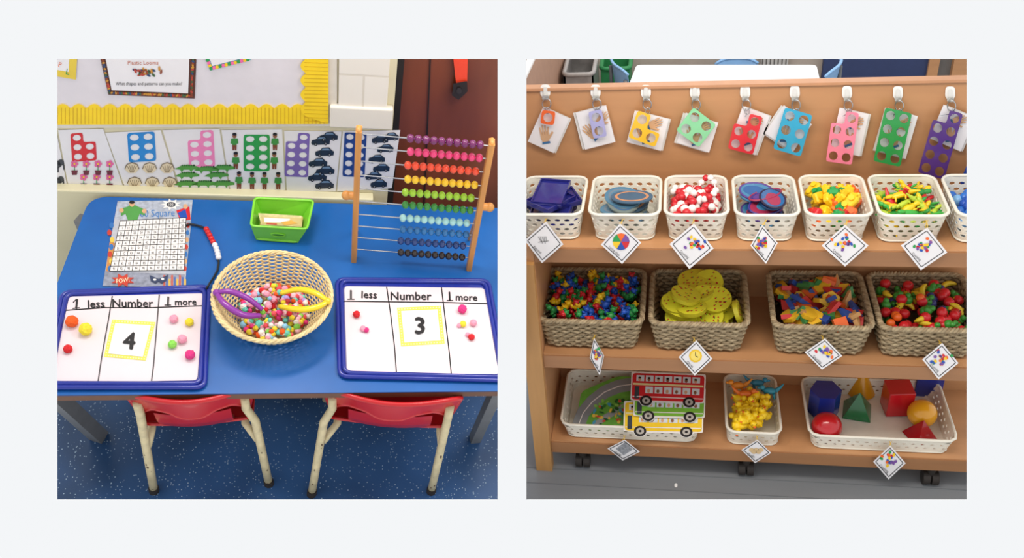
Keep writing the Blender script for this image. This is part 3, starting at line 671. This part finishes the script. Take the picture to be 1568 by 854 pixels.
# ---- generic basket helpers
def rp(w,d,r,s):
    """point on rounded rectangle perimeter, s in 0..1"""
    a,c=w/2-r,d/2-r; segs=[2*a,math.pi*r/2,2*c,math.pi*r/2]*2; L=sum(segs); x=(s%1)*L
    k=0
    while x>segs[k] and k<7: x-=segs[k];k+=1
    if k==0: return Vector((-a+x,-d/2))
    if k==1: t=x/r; return Vector((a+r*math.sin(t),-c-r*math.cos(t)))
    if k==2: return Vector((w/2,-c+x))
    if k==3: t=x/r; return Vector((a+r*math.cos(t),c+r*math.sin(t)))
    if k==4: return Vector((a-x,d/2))
    if k==5: t=x/r; return Vector((-a-r*math.sin(t),c+r*math.cos(t)))
    if k==6: return Vector((-w/2,c-x))
    t=x/r; return Vector((-a-r*math.cos(t),-c-r*math.sin(t)))
ivory=mat('#e6e2d4',.4,.04,name='ivory_plastic')
def lattice_basket(name,cx,cy,z,w,d,h,tp,ns,nt,hole,t0=.12,t1=.86,r=.03):
    b=B()
    def S(s,t,off=0):
        k=tp+(1-tp)*t; p=rp(w-2*off,d-2*off,r,s); return Vector((cx+p.x*k,cy+p.y*k,z+.003+h*t))
    out=[(0,0),(.5,0),(1,0),(1,.5),(1,1),(.5,1),(0,1),(0,.5)]; ang=[225,270,315,0,45,90,135,180]
    for off in (0,.003):
        b.grid(lambda i,j:S(i,j*t0,off),48,1,ivory); b.grid(lambda i,j:S(i,t1+j*(1-t1),off),48,1,ivory)
    for j in range(nt):
        for i in range(ns):
            vs=[];
            for off in (0,.003):
                for (a,c) in out: vs.append(S((i+a+.5*(j%2))/ns,t0+(t1-t0)*(j+c)/nt,off))
                for g in ang: vs.append(S((i+.5+hole*math.cos(rad(g))+.5*(j%2))/ns,t0+(t1-t0)*(j+.5+hole*.95*math.sin(rad(g)))/nt,off))
            fs=[]
            for k in range(8):
                m=(k+1)%8; fs+=[(k,m,8+m,8+k),(16+k,24+k,24+m,16+m),(8+k,8+m,24+m,24+k)]
            b.add(vs,fs,ivory)
    b.tube([S(i/64,1) for i in range(64)],.0048,ivory,8,True); b.tube([S(i/64,.02) for i in range(64)],.003,ivory,6,True)
    vs=[S(i/48,.03) for i in range(48)]; b.add(vs,[tuple(range(48))],ivory)
    b.done(name,RR)
wcks=[mat('#aa9878',.7,.25,60,name='seagrass_weave',bump=.5),mat('#958264',.7,.25,60,name='seagrass_weave_dark',bump=.5)]
def wicker_basket(cx,cy,z,w,d,h,tp):
    b=B(); rows=11
    for i in range(rows):
        t=(i+.5)/rows; N=180; k=tp+(1-tp)*t; pts=[]
        for q in range(N):
            s=q/N; p=rp(w,d,.03,s); wv=.0034*math.sin(2*math.pi*30*s+math.pi*i); n_=p.normalized()
            pts.append(Vector((cx+p.x*k+n_.x*wv,cy+p.y*k+n_.y*wv,z+.006+h*t+.0016*math.sin(2*math.pi*60*s+i))))
        b.tube(pts,h/rows*.47,wcks[i%2],6,True)
    for ph in range(3):
        N=220; pts=[]
        for q in range(N):
            s=q/N; p=rp(w,d,.03,s); n_=p.normalized(); A_=s*2*math.pi*34+ph*2.094
            pts.append(Vector((cx+p.x+n_.x*.005*math.cos(A_),cy+p.y+n_.y*.005*math.cos(A_),z+h+.004*math.sin(A_)+.003)))
        b.tube(pts,.0050,wcks[ph%2],5,True)
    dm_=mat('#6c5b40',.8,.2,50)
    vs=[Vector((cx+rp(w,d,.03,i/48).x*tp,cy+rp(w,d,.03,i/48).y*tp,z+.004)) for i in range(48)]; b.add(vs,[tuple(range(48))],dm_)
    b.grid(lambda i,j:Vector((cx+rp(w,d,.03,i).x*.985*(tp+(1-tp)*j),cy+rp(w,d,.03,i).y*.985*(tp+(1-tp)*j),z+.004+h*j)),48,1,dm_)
    b.done('seagrass_basket',RR)
def heap(seed,cx,cy,z,w,d,n,hh,fn,name,edge=.5,lo=.45,S=1):
    rn=random.Random(seed); b=B()
    for i in range(n):
        x=rn.uniform(-1,1);y=rn.uniform(-1,1); top=hh*(1-edge*max(abs(x),abs(y))**2)
        zz=z+top*rn.uniform(lo,1)
        E=Matrix.Translation((cx+x*w/2,cy+y*d/2,zz))@Matrix.Rotation(rn.uniform(0,6.28),4,'Z')@Matrix.Rotation(rn.uniform(-.9,.9),4,'X')@Matrix.Rotation(rn.uniform(-.9,.9),4,'Y')@Matrix.Scale(S,4)
        fn(b,E,rn,i)
    b.done(name,RR)
def tag(u,v,rx,ry,tilt,top,kind,yy=-.012,name='label_tag'):
    """diamond label; plane at y=yy; top=string anchor"""
    b=B(); P=lambda a,c,o:RR.y(a,c,yy-o); d=D(b,P,.0005)
    def q(k,t=tilt):
        o=[(0,-ry),(rx,0),(0,ry),(-rx,0)]; ca,sa=math.cos(t),math.sin(t)
        return [(u+(x*ca-y*sa)*k,v+(x*sa+y*ca)*k) for x,y in o]
    d.slab([q(1)],0,.001,paper); Q=q(.84); d.line(Q+Q[:1],1.1,ink,3)
    rn=random.Random(int(u)); cols=[red,blue,yel,grn,org,mat('#7a4fa0',.5)]
    k2=rx/30
    if kind=='grey': 
        for i in range(5): d.line([(u-9*k2+i*3,v-9),(u-4*k2+i*2,v-1+i%2*3)],.9,mat('#777777',.5),4)
        d.line([(u-9,v),(u+7,v-2)],.9,mat('#777777',.5),5)
    elif kind=='wheel':
        for i in range(6):
            a=i*math.pi/3; d.poly([(u,v-3),(u+13*math.cos(a),v-3+13*math.sin(a)),(u+13*math.cos(a+.55),v-3+13*math.sin(a+.55)),(u+13*math.cos(a+1.05),v-3+13*math.sin(a+1.05))],cols[i],4+i%2)
    elif kind=='clock':
        d.disc(u,v-3,10,10,yel,4); d.disc(u,v-3,7.5,7.5,mat('#f7dc6a',.5),5); d.line([(u,v-9),(u,v-3),(u+4,v-1)],1,ink,6)
    elif kind=='photo':
        d.poly([(u-12,v-2),(u+2,v-12),(u+14,v-1),(u,v+8)],mat('#8d9096',.5,.4,200),4)
    elif kind=='duck':
        for i in range(5): d.disc(u-7+i*3.5,v-2+(i%2)*3,4.2,3,mat('#d7b98a',.5),4+i%2)
    else:
        for i in range(20): d.disc(u+rn.gauss(0,7*k2),v-3+rn.gauss(0,4.5),2.9,2.2,cols[i%6],4+i%3,7,rn.uniform(0,3))
    d.text({'wheel':'Lacing discs','clock':'Clocks','grey':'Balances','photo':'Buses','duck':'Ducks'}.get(kind,'Counting'),u-rx*.32,v+ry*.36,4.0,ink,.72 if ry>=20 else .4,7,.8)
    t3=P(u+ry*math.sin(tilt),v-ry*math.cos(tilt)+3,.001)
    tv=Vector(top); b.tube([t3,(t3+tv)/2+Vector((.002,-.004,0)),tv],.0011,mat('#d8b23c',.6),6); b.tube([t3,(t3+tv)/2+Vector((-.004,-.006,0)),tv+Vector((.006,0,0))],.0009,mat('#d8b23c',.6),6)
    b.done(name,RR)
# ---- row 1
h1=.092; d1=.215; y1=.022+d1/2
rows1=[(790,893),(900,1012),(1016,1117),(1124,1226),(1232,1338),(1344,1456),(1464,1575)]
C1=[]
for i,(a,c_) in enumerate(rows1):
    p=RR.y(a+2,334,.03);q=RR.y(c_-2,334,.03); w=q.x-p.x; x=(p.x+q.x)/2
    lattice_basket('white_lattice_basket',x,y1,z1t,w,d1,h1,.84,26,4,.32); C1.append((x,w))
zi=z1t+.012
def cc(i): return C1[i][0],C1[i][1]*.74
b=B(); nv=mat('#24287a',.2,.1,20,coat=.5,name='navy_clear_plastic'); x,w=cc(0)
for k in range(7):
    E=Matrix.Translation((x+.012*math.sin(k*2),y1+.015*math.cos(k*3),zi+.008+k*.0125))@Matrix.Rotation(k*.5,4,'Z')@Matrix.Rotation(.08*(k%3-1),4,'X')
    b.rbox((0,0,0),(w*.66,.122,.009),nv,E); 
    for sx in(-1,1): b.box((sx*w*.32,0,.006),(.004,.118,.01),nv,E); b.box((0,sx*.058,.006),(w*.62,.004,.01),nv,E)
b.done('stacking_trays',RR)
b=B(); x,w=cc(1)
for k in range(10):
    E=Matrix.Translation((x+.018*math.sin(k*2.3),y1+.014*math.cos(k*3),zi+.006+k*.0080))@Matrix.Rotation(k*.7,4,'Z')@Matrix.Rotation(.12*(k%3-1),4,'X')
    m_=mat(['#43627c','#75807c','#4f7c98'][k%3],.5); b.prism([circ(0,0,.060,24,.046)],0,.004,m_,E); b.prism([circ(0,0,.049,24,.035)],.004,.0045,mat(['#c88d66','#46698c','#6d7f8f'][k%3],.5),E); b.prism([circ(0,0,.041,24,.028)],.0045,.005,m_,E)
b.done('lacing_discs',RR)
def ball(b,E,rn,i,r=.0118,cols=(mat('#c8202c',.3),mat('#c8202c',.3),mat('#efeae6',.3))): b.sph((0,0,0),r*rn.uniform(.85,1.15),cols[rn.randrange(len(cols))],M=E,n=10,m=7)
x,w=cc(2); heap(11,x,y1,zi,w,d1*.74,150,.088,ball,'threading_beads',.3)
b=B(); pts=[Vector((x+.03+.025*math.cos(t*.55),y1+.02+.055*math.sin(t*.55),zi+.088+.012*math.sin(t*.8))) for t in range(12)]
for k,p in enumerate(pts): b.sph(p,.0095,mat('#efeae6',.3) if k%3 else mat('#c8202c',.3))
b.tube(pts,.002,white); b.done('bead_necklace',RR)
b=B(); x,w=cc(3)
cl=['#3b2f86','#2b5f98','#5d3f8e','#a0304f','#2a2340','#3f80a8']
for k in range(14):
    E=Matrix.Translation((x+.022*math.sin(k*2.1),y1+.03*math.cos(k*1.7),zi+.006+k*.0062))@Matrix.Rotation(k*1.1,4,'Z')@Matrix.Rotation(.25*(k%3-1),4,'X')
    b.prism([circ(0,0,.050,24,.033)],0,.005,mat(cl[k%6],.25,coat=.5),E); b.prism([circ(-.006,0,.034,20,.019)],.005,.0056,mat(cl[(k+2)%6],.3),E); b.tube([E@Vector((.050*math.cos(t),.033*math.sin(t),.004)) for t in [q*math.pi/12 for q in range(24)]],.003,mat(cl[(k+3)%6],.3),6,True)
b.done('sensory_discs',RR)
def blk(b,E,rn,i):
    cs=[org,yel,mat('#f0892a',.4),grn,org,yel,red,yel,grn]; m_=cs[rn.randrange(9)]
    b.rbox((0,0,0),(.036,.024,.013),m_,E,.3); b.cyl((-.009,0,.006),(-.009,0,.011),.006,.006,m_,10,M=E); b.cyl((.009,0,.006),(.009,0,.011),.006,.006,m_,10,M=E)
x,w=cc(4); heap(12,x,y1,zi,w*.92,d1*.66,46,.092,blk,'linking_bricks',.35,S=1.35)
def crc(b,E,rn,i):
    m_=[mat('#3fae46',.4),mat('#3fae46',.4),yel,mat('#b8cf3a',.4),mat('#2f9440',.4),yel,red][rn.randrange(7)]
    b.sph((0,0,0),.012,m_,(2.0,.8,.55),n=10,m=6,M=E); b.sph((.024,0,.003),.007,m_,(1.5,.9,.6),n=8,m=6,M=E)
    b.cyl((-.02,0,0),(-.042,.006,0),.006,.0015,m_,8,M=E)
    for sx in(-1,1):
        for q in(-.01,.012): b.cyl((q,sx*.006,0),(q+.003,sx*.014,-.006),.003,.002,m_,6,M=E)
x,w=cc(5); heap(13,x,y1,zi,w*.86,d1*.62,70,.090,crc,'toy_crocodiles',.35,S=1.2)
x,w=cc(6); heap(14,x,y1,zi,w,d1*.72,70,.085,lambda b,E,rn,i:ball(b,E,rn,i,.016,(blue,mat('#2a6fc8',.3),mat('#7fb3e0',.3))),'blue_balls')
tags1=[(833,371,30,32,.1,'grey',0),(951,373,31,31,-.05,'wheel',1),(1059,377,34,35,.1,'mix',2),(1170,374,21,30,-.1,'mix',3),(1294,376,36,32,.0,'mix',4),(1415,381,36,33,.15,'mix',5)]
for (u,v,rx,ry,t,k,i) in tags1:
    tp_=RR.y(u+2,338,.015); tag(u,v,rx,ry,t,(tp_.x,.014,z1t+h1-.004),k)
# ---- row 2
h2=.115; d2=.275; y2=.018+d2/2
C2=[]
for (a,c_) in [(822,986),(993,1149),(1182,1341),(1347,1512)]:
    p=RR.y(a,503,.02);q=RR.y(c_,503,.02); w=q.x-p.x-.012; x=(p.x+q.x)/2; C2.append((x,w)); wicker_basket(x,y2,z2t,w,d2,h2,.86)
z2=z2t+.018
bcs=[mat('#d0242e',.35),mat('#1f55bc',.35),mat('#f5c81c',.35),mat('#2a9448',.35)]
def bear(b,E,rn,i):
    m_=bcs[rn.randrange(4)]; s=.0105
    b.sph((0,0,0),s,m_,(1,.85,1.15),n=8,m=6,M=E); b.sph((0,0,s*1.7),s*.75,m_,n=8,m=6,M=E)
    for sx in(-1,1):
        b.sph((sx*s*.55,0,s*2.35),s*.28,m_,n=6,m=4,M=E); b.sph((sx*s*.95,-s*.5,s*.4),s*.42,m_,(1,1.4,.8),n=6,m=4,M=E); b.sph((sx*s*.75,-s*.8,-s*.8),s*.48,m_,(.9,1.6,.8),n=6,m=4,M=E)
    b.sph((0,-s*.75,s*1.55),s*.3,m_,n=6,m=4,M=E)
x,w=C2[0]; heap(21,x,y2,z2,w*.80,d2*.80,170,.110,bear,'counting_bears',.18,S=1.25)
b=B(); x,w=C2[1]; ym=mat('#ecea3c',.4,.05); ysd=mat('#c9c02e',.4)
rn=random.Random(5)
def pdisc(E,R):
    b.prism([circ(0,0,R,26)],0,.013,ym,E,side=ysd); n=0
    for q in range(60):
        a=rn.uniform(-1,1)*R;c_=rn.uniform(-1,1)*R
        gx=round(a/.0135)*.0135+.003*math.sin(q); gy_=round(c_/.0135)*.0135
        if math.hypot(gx,gy_)>R*.86: continue
        n+=1
        if n>R*460: break
        b.prism([circ(gx,gy_,.0026,7)],.0131,.0136,red,E); b.prism([circ(gx+.0035,gy_+.0028,.0015,5)],.0131,.0137,grn,E)
for k in range(26):
    lay=k//5
    pdisc(Matrix.Translation((x+rn.uniform(-.28,.28)*w,y2+rn.uniform(-.28,.28)*d2,z2+.018+.018*lay+.006*rn.random()))@Matrix.Rotation(rn.uniform(-.2,.6),4,'X')@Matrix.Rotation(rn.uniform(-.3,.3),4,'Y')@Matrix.Rotation(rn.uniform(0,6),4,'Z'),rn.uniform(.038,.050))
E=Matrix.Translation((x+w*.39,y2-.06,z2t+h2-.012))@Matrix.Rotation(1.2,4,'Y'); pdisc(E,.04)
pdisc(Matrix.Translation((x-.005,y2+.070,z2t+h2+.002))@Matrix.Rotation(.05,4,'X'),.060)
pdisc(Matrix.Translation((x+.05,y2-.01,z2t+h2-.004))@Matrix.Rotation(.3,4,'X'),.05)
pdisc(Matrix.Translation((x-.055,y2-.03,z2t+h2-.010))@Matrix.Rotation(.25,4,'X')@Matrix.Rotation(.2,4,'Y'),.055)
b.done('patterned_wooden_discs',RR)
def pat(b,E,rn,i):
    k=rn.randrange(6); r=.024
    if k==0: b.prism([circ(0,0,r,6)],0,.011,mat('#eebe2c',.45),E)
    elif k==1: b.prism([[(-r,-r*.5),(r,-r*.5),(r*.5,r*.5),(-r*.5,r*.5)]],0,.011,mat('#cf3434',.45),E)
    elif k==2: b.prism([[(-r*1.1,0),(0,-r*.65),(r*1.1,0),(0,r*.65)]],0,.011,mat('#2c4fa0',.45),E)
    elif k==3: b.prism([[(-r*.7,-r*.7),(r*.7,-r*.7),(r*.7,r*.7),(-r*.7,r*.7)]],0,.011,mat('#ea6a2a',.45),E)
    elif k==4: b.prism([[(-r*.8,-r*.5),(r*.8,-r*.5),(0,r*.8)]],0,.011,mat('#3d8a4a',.45),E)
    else: b.prism([[(-r*1.1,-r*.3),(.3*r,-r*.3),(r*1.1,r*.3),(-.3*r,r*.3)]],0,.011,mat('#cf9f66',.5),E)
x,w=C2[2]; heap(22,x,y2,z2,w*.78,d2*.78,120,.110,pat,'pattern_blocks',.2,S=1.2)
def fruit(b,E,rn,i):
    k=rn.randrange(7)
    if k in(0,1,2): b.sph((0,0,0),.0165,mat('#d8262f',.3),(1,1,.9),M=E,n=12,m=8); b.cyl((0,0,.012),(0,.002,.021),.0012,.001,mat('#5a3a1c',.6),6,M=E)
    elif k in (3,6): b.sph((0,0,0),.014,mat('#3f9a3a',.35),(1,1,.95),M=E); b.sph((0,0,.013),.009,mat('#3f9a3a',.35),(1,1,1.1),M=E); b.cyl((0,0,.02),(0,.002,.027),.001,.001,mat('#5a3a1c',.6),6,M=E)
    elif k==4: b.tube([(.03*math.cos(t),.03*math.sin(t)-.02,0) for t in [.5+q*.3 for q in range(8)]],[.003,.006,.008,.009,.009,.008,.006,.003],mat('#e8cc2e',.4),8,M=E)
    else: b.sph((0,0,0),.013,[mat('#3a3f86',.4),org][rn.randrange(2)],M=E)
x,w=C2[3]; heap(23,x,y2,z2,w*.80,d2*.78,130,.108,fruit,'toy_fruit',.2)
for (u,v,rx,ry,t,k) in [(914,546,11,29,-.15,'mix'),(1065,548,26,27,.05,'clock'),(1261,542,29,24,.1,'mix'),(1440,553,28,28,.1,'mix')]:
    tp_=RR.y(u-4,v-ry-6,.012); tag(u,v,rx,ry,t,(tp_.x,.008,tp_.z),k)
# ---- row 3 trays
h3=.062; d3=.275; y3=.012+d3/2; C3=[]
for (a,c_,ns) in [(860,1074,46),(1113,1196,30),(1240,1468,48)]:
    p=RR.y(a,666,.015);q=RR.y(c_,670,.015); w=q.x-p.x; x=(p.x+q.x)/2; C3.append((x,w)); lattice_basket('white_lattice_tray',x,y3,z3t,w,d3,h3,.93,ns,2,.22,.2,.75)
# buses leaning on the front rim of the tray
def plane(y0,z0,sl,off=0):
    n=Vector((0,-math.sin(rad(sl)),math.cos(rad(sl)))); p=Vector((0,y0,z0)); return lambda u,v,o:RR.pl(u,v,p+n*(off+o),n)
def bus(u0,v0,w,h,col,off,a):
    b=B(); P0=plane(.015,z3t+h3+.006,14,off); ca,sa=math.cos(a),math.sin(a)
    P=lambda x,y,o:P0(u0+x*ca-y*sa,v0+x*sa+y*ca,o); d=D(b,P,.0005); m_=mat(col,.4)
    wx_=w*.30
    ol=[(-w/2-2,-h/2-2),(w/2+2,-h/2-2),(w/2+2,h/2-2),(wx_+11,h/2-1),(wx_+6,h/2+6),(wx_-6,h/2+6),(wx_-11,h/2),(-wx_+11,h/2),(-wx_+6,h/2+6),(-wx_-6,h/2+6),(-wx_-11,h/2-1),(-w/2-2,h/2-2)]
    d.slab([rquad(ol,2.5,3)],0,.004,mat('#e9e6e2',.5))
    d.poly(rquad([(-w/2,-h/2),(w/2,-h/2),(w/2,h/2-3),(-w/2,h/2-3)],5,3),m_,9)
    n=7; wc=mat('#d6dfe6',.3)
    for k in range(n): 
        x=-w/2+6+k*(w-10)/n; d.rect(x,-h/2+3,x+(w-10)/n-2.5,-h/2+12,wc,10); d.disc(x+5,-h/2+9,2.4,3,mat(['#d2a27e','#8a5a3c'][k%2],.5),11,8); d.disc(x+5,-h/2+6.8,2.4,1.6,ink,12,8)
        if k not in(0,): d.rect(x,-h/2+20,x+(w-10)/n-2.5,-h/2+30,wc,10); d.disc(x+5,-h/2+26.5,2.4,3,mat(['#8a5a3c','#d2a27e'][k%2],.5),11,8)
    d.rect(-w/2+1,-h/2+15,w/2-1,-h/2+18,mat('#e8dca0',.5),10); d.rect(-w/2+4,-h/2+20,-w/2+11,h/2-5,mat('#39424a',.4),10)
    d.rect(-w/2+1,h/2-9,w/2-1,h/2-7.6,mat('#e9e6e2',.5),10)
    for x in(-wx_,wx_): d.disc(x,h/2-2.5,9.5,8,ink,12,18);d.disc(x,h/2-2.5,6,5,mat('#b8b4ac',.4),13,14);d.disc(x,h/2-2.5,2.4,2,ink,14,10)
    b.done('bus_cutout',RR)
bus(1016,640,118,46,'#f0c929',.000,.02); bus(1025,617,106,46,'#7ab83c',.008,.03); bus(1023,595,110,44,'#d0262f',.016,.04)
# road jigsaw
b=B(); P=plane(.06,z3t+.024,12); d=D(b,P,.0005)
d.slab([rquad([(890,599),(945,576),(1020,578),(1018,662),(880,658)],8,3)],0,.004,mat('#6db544',.5,.15,40))
rd=[(886,650),(893,632),(907,615),(926,600),(948,591),(975,587)]
d.line(rd,20,mat('#8a9196',.5),9)
for i in range(len(rd)-1): d.disc(*rd[i],10,10,mat('#8a9196',.5),10)
d.line(rd,1.5,white,12)
d.line([(905,656),(925,640),(960,620)],9,mat('#9aa2a6',.5),11)
rn=random.Random(9)
for i in range(70): d.disc(rn.uniform(908,975),rn.uniform(612,656),rn.uniform(1.5,4.5),rn.uniform(1.2,3.2),mat(['#2f7a35','#8fd05a','#4aa3c8','#d84a3a','#f0d050','#1f5f2c'][i%6],.5),12+i%4,8,rn.uniform(0,3))
b.done('road_play_mat',RR)
duk=mat('#ffd61f',.4)
def toy(b,E,rn,i):
    m_=duk
    b.sph((0,0,0),.014,m_,(1.3,1,.85),n=12,m=8,M=E); b.sph((.013,0,.014),.0095,m_,n=10,m=7,M=E); b.sph((.023,0,.012),.0042,org,(1.2,1.2,.6),n=8,m=5,M=E); b.cyl((-.012,0,.003),(-.024,0,.012),.007,.001,m_,8,M=E)
    for sx in(-1,1): b.sph((-.002,sx*.013,.002),.008,m_,(1.2,.4,.8),n=8,m=5,M=E); b.sph((.019,sx*.0055,.017),.0016,ink,n=6,m=4,M=E)
x,w=C3[1]; heap(31,x,y3-.030,z3t+.016,w*.62,d3*.54,40,.068,toy,'rubber_ducks',.1,S=1.15)
b=B()
for k,(u,v) in enumerate([(1130,590),(1160,586),(1178,598),(1142,603)]):
    p=RR.z(u,v,z3t+.088); m_=mat(['#e8922a','#2d7f9c','#2f8aa0','#e8762a'][k],.4); fl=1 if k%2 else -1
    b.sph(p,.015,m_,(1.5,.8,.8)); b.sph(p+Vector((.024*fl,0,.014)),.009,m_); b.sph(p+Vector((.033*fl,0,.012)),.006,m_,(1.4,.8,.7)); b.tube([p-Vector((.02*fl,0,0)),p+Vector((-.036*fl,.01,.008)),p+Vector((-.046*fl,.012,.022))],[.008,.005,.002],m_); 
    for sx in(-1,1):
        for qx in(-.012,.014): b.cyl(p+Vector((qx,sx*.008,-.006)),p+Vector((qx+.003,sx*.012,-.026)),.005,.004,m_,8)
b.done('toy_dinosaurs',RR)
# solids
zb=z3t+.008
def solid(name,fn): b=B(); fn(b); b.done(name,RR)
gl=lambda c:mat(c,.22,.05,coat=.4)
def s1(b):
    p=RR.z(1260,630,zb); b.prism([circ(p.x,p.y,.050,6)],zb,zb+.10,gl('#1c2f8a'))
solid('hexagonal_prism',s1)
def s2(b):
    p=RR.z(1266,653,zb+.048); b.sph(p,.048,gl('#b8141f'),n=28,m=18)
solid('wooden_sphere',s2)
def pyr(b,u,v,s,h,c,a):
    p=RR.z(u,v,zb); q=[p+Vector((s*math.cos(a+k*math.pi/2),s*math.sin(a+k*math.pi/2),0)) for k in range(4)]+[p+Vector((0,0,h))]
    b.add(q,[(3,2,1,0),(0,1,4),(1,2,4),(2,3,4),(3,0,4)],gl(c))
solid('square_pyramid',lambda b:pyr(b,1312,630,.062,.085,'#13703c',.6))
solid('square_pyramid',lambda b:pyr(b,1409,668,.056,.072,'#a8141c',1.2))
def s3(b):
    p=RR.z(1371,626,zb); b.rbox((0,0,.05),(.082,.075,.10),gl('#c01722'),Matrix.Translation(p)@Matrix.Rotation(.1,4,'Z'),.04)
solid('rectangular_block',s3)
def s4(b):
    p=RR.z(1412,633,zb+.046); b.sph(p,.046,gl('#e8a51c'),n=28,m=18)
solid('wooden_sphere',s4)
def s5(b):
    p=RR.z(1318,598,zb); b.cyl(p,p+Vector((0,0,.10)),.048,.003,gl('#e0a01e'),28)
solid('wooden_cone',s5)
def s6(b):
    p=RR.z(1418,601,zb); b.rbox((0,0,.045),(.085,.045,.09),gl('#22308a'),Matrix.Translation(p)@Matrix.Rotation(-.05,4,'Z'),.04)
solid('rectangular_block',s6)
for (u,v,rx,ry,t,k) in [(955,689,25,16,.1,'photo'),(1158,691,23,18,.1,'duck'),(1362,708,25,26,.05,'mix')]:
    tp_=RR.y(u,v-ry-8,.0); tag(u,v,rx,ry,t,(tp_.x,-.004,tp_.z),k,-.018)
# ================================================================== camera, lights, world
cam=bpy.data.cameras.new('camera'); cam.sensor_width=36; cam.lens=F/1568*36; co=bpy.data.objects.new('camera',cam); bpy.context.scene.collection.objects.link(co); co.matrix_world=W; bpy.context.scene.camera=co
cam.clip_start=.05
def area(name,room,loc,tgt,size,e,col):
    l=bpy.data.lights.new(name,'AREA'); l.shape='RECTANGLE'; l.size=size[0]; l.size_y=size[1]; l.energy=e; l.color=col
    o=bpy.data.objects.new(name,l); bpy.context.scene.collection.objects.link(o); d=Vector(tgt)-Vector(loc)
    o.matrix_world=room.G@(Matrix.Translation(loc)@d.to_track_quat('-Z','Y').to_matrix().to_4x4())
area('ceiling_light',RL,(-.3,.22,1.85),(-.15,-.08,.4),(.6,.2),9.5,(1,.91,.86))
area('ceiling_light.001',RR,(.2,-.45,2.1),(.2,.1,.6),(.9,.3),11,(1,.91,.80))
area('far_table_fill',RR,(.3,1.7,1.9),(.3,2.1,.4),(1.2,.4),12,(1,.97,.93))  # added fill lamp without a fixture, brightens the far white table
wd_=bpy.data.worlds.new('World'); bpy.context.scene.world=wd_; wd_.use_nodes=True; bg=wd_.node_tree.nodes['Background']; bg.inputs[0].default_value=(1,1,1,1); bg.inputs[1].default_value=.99
bpy.context.scene.view_settings.view_transform='Standard'
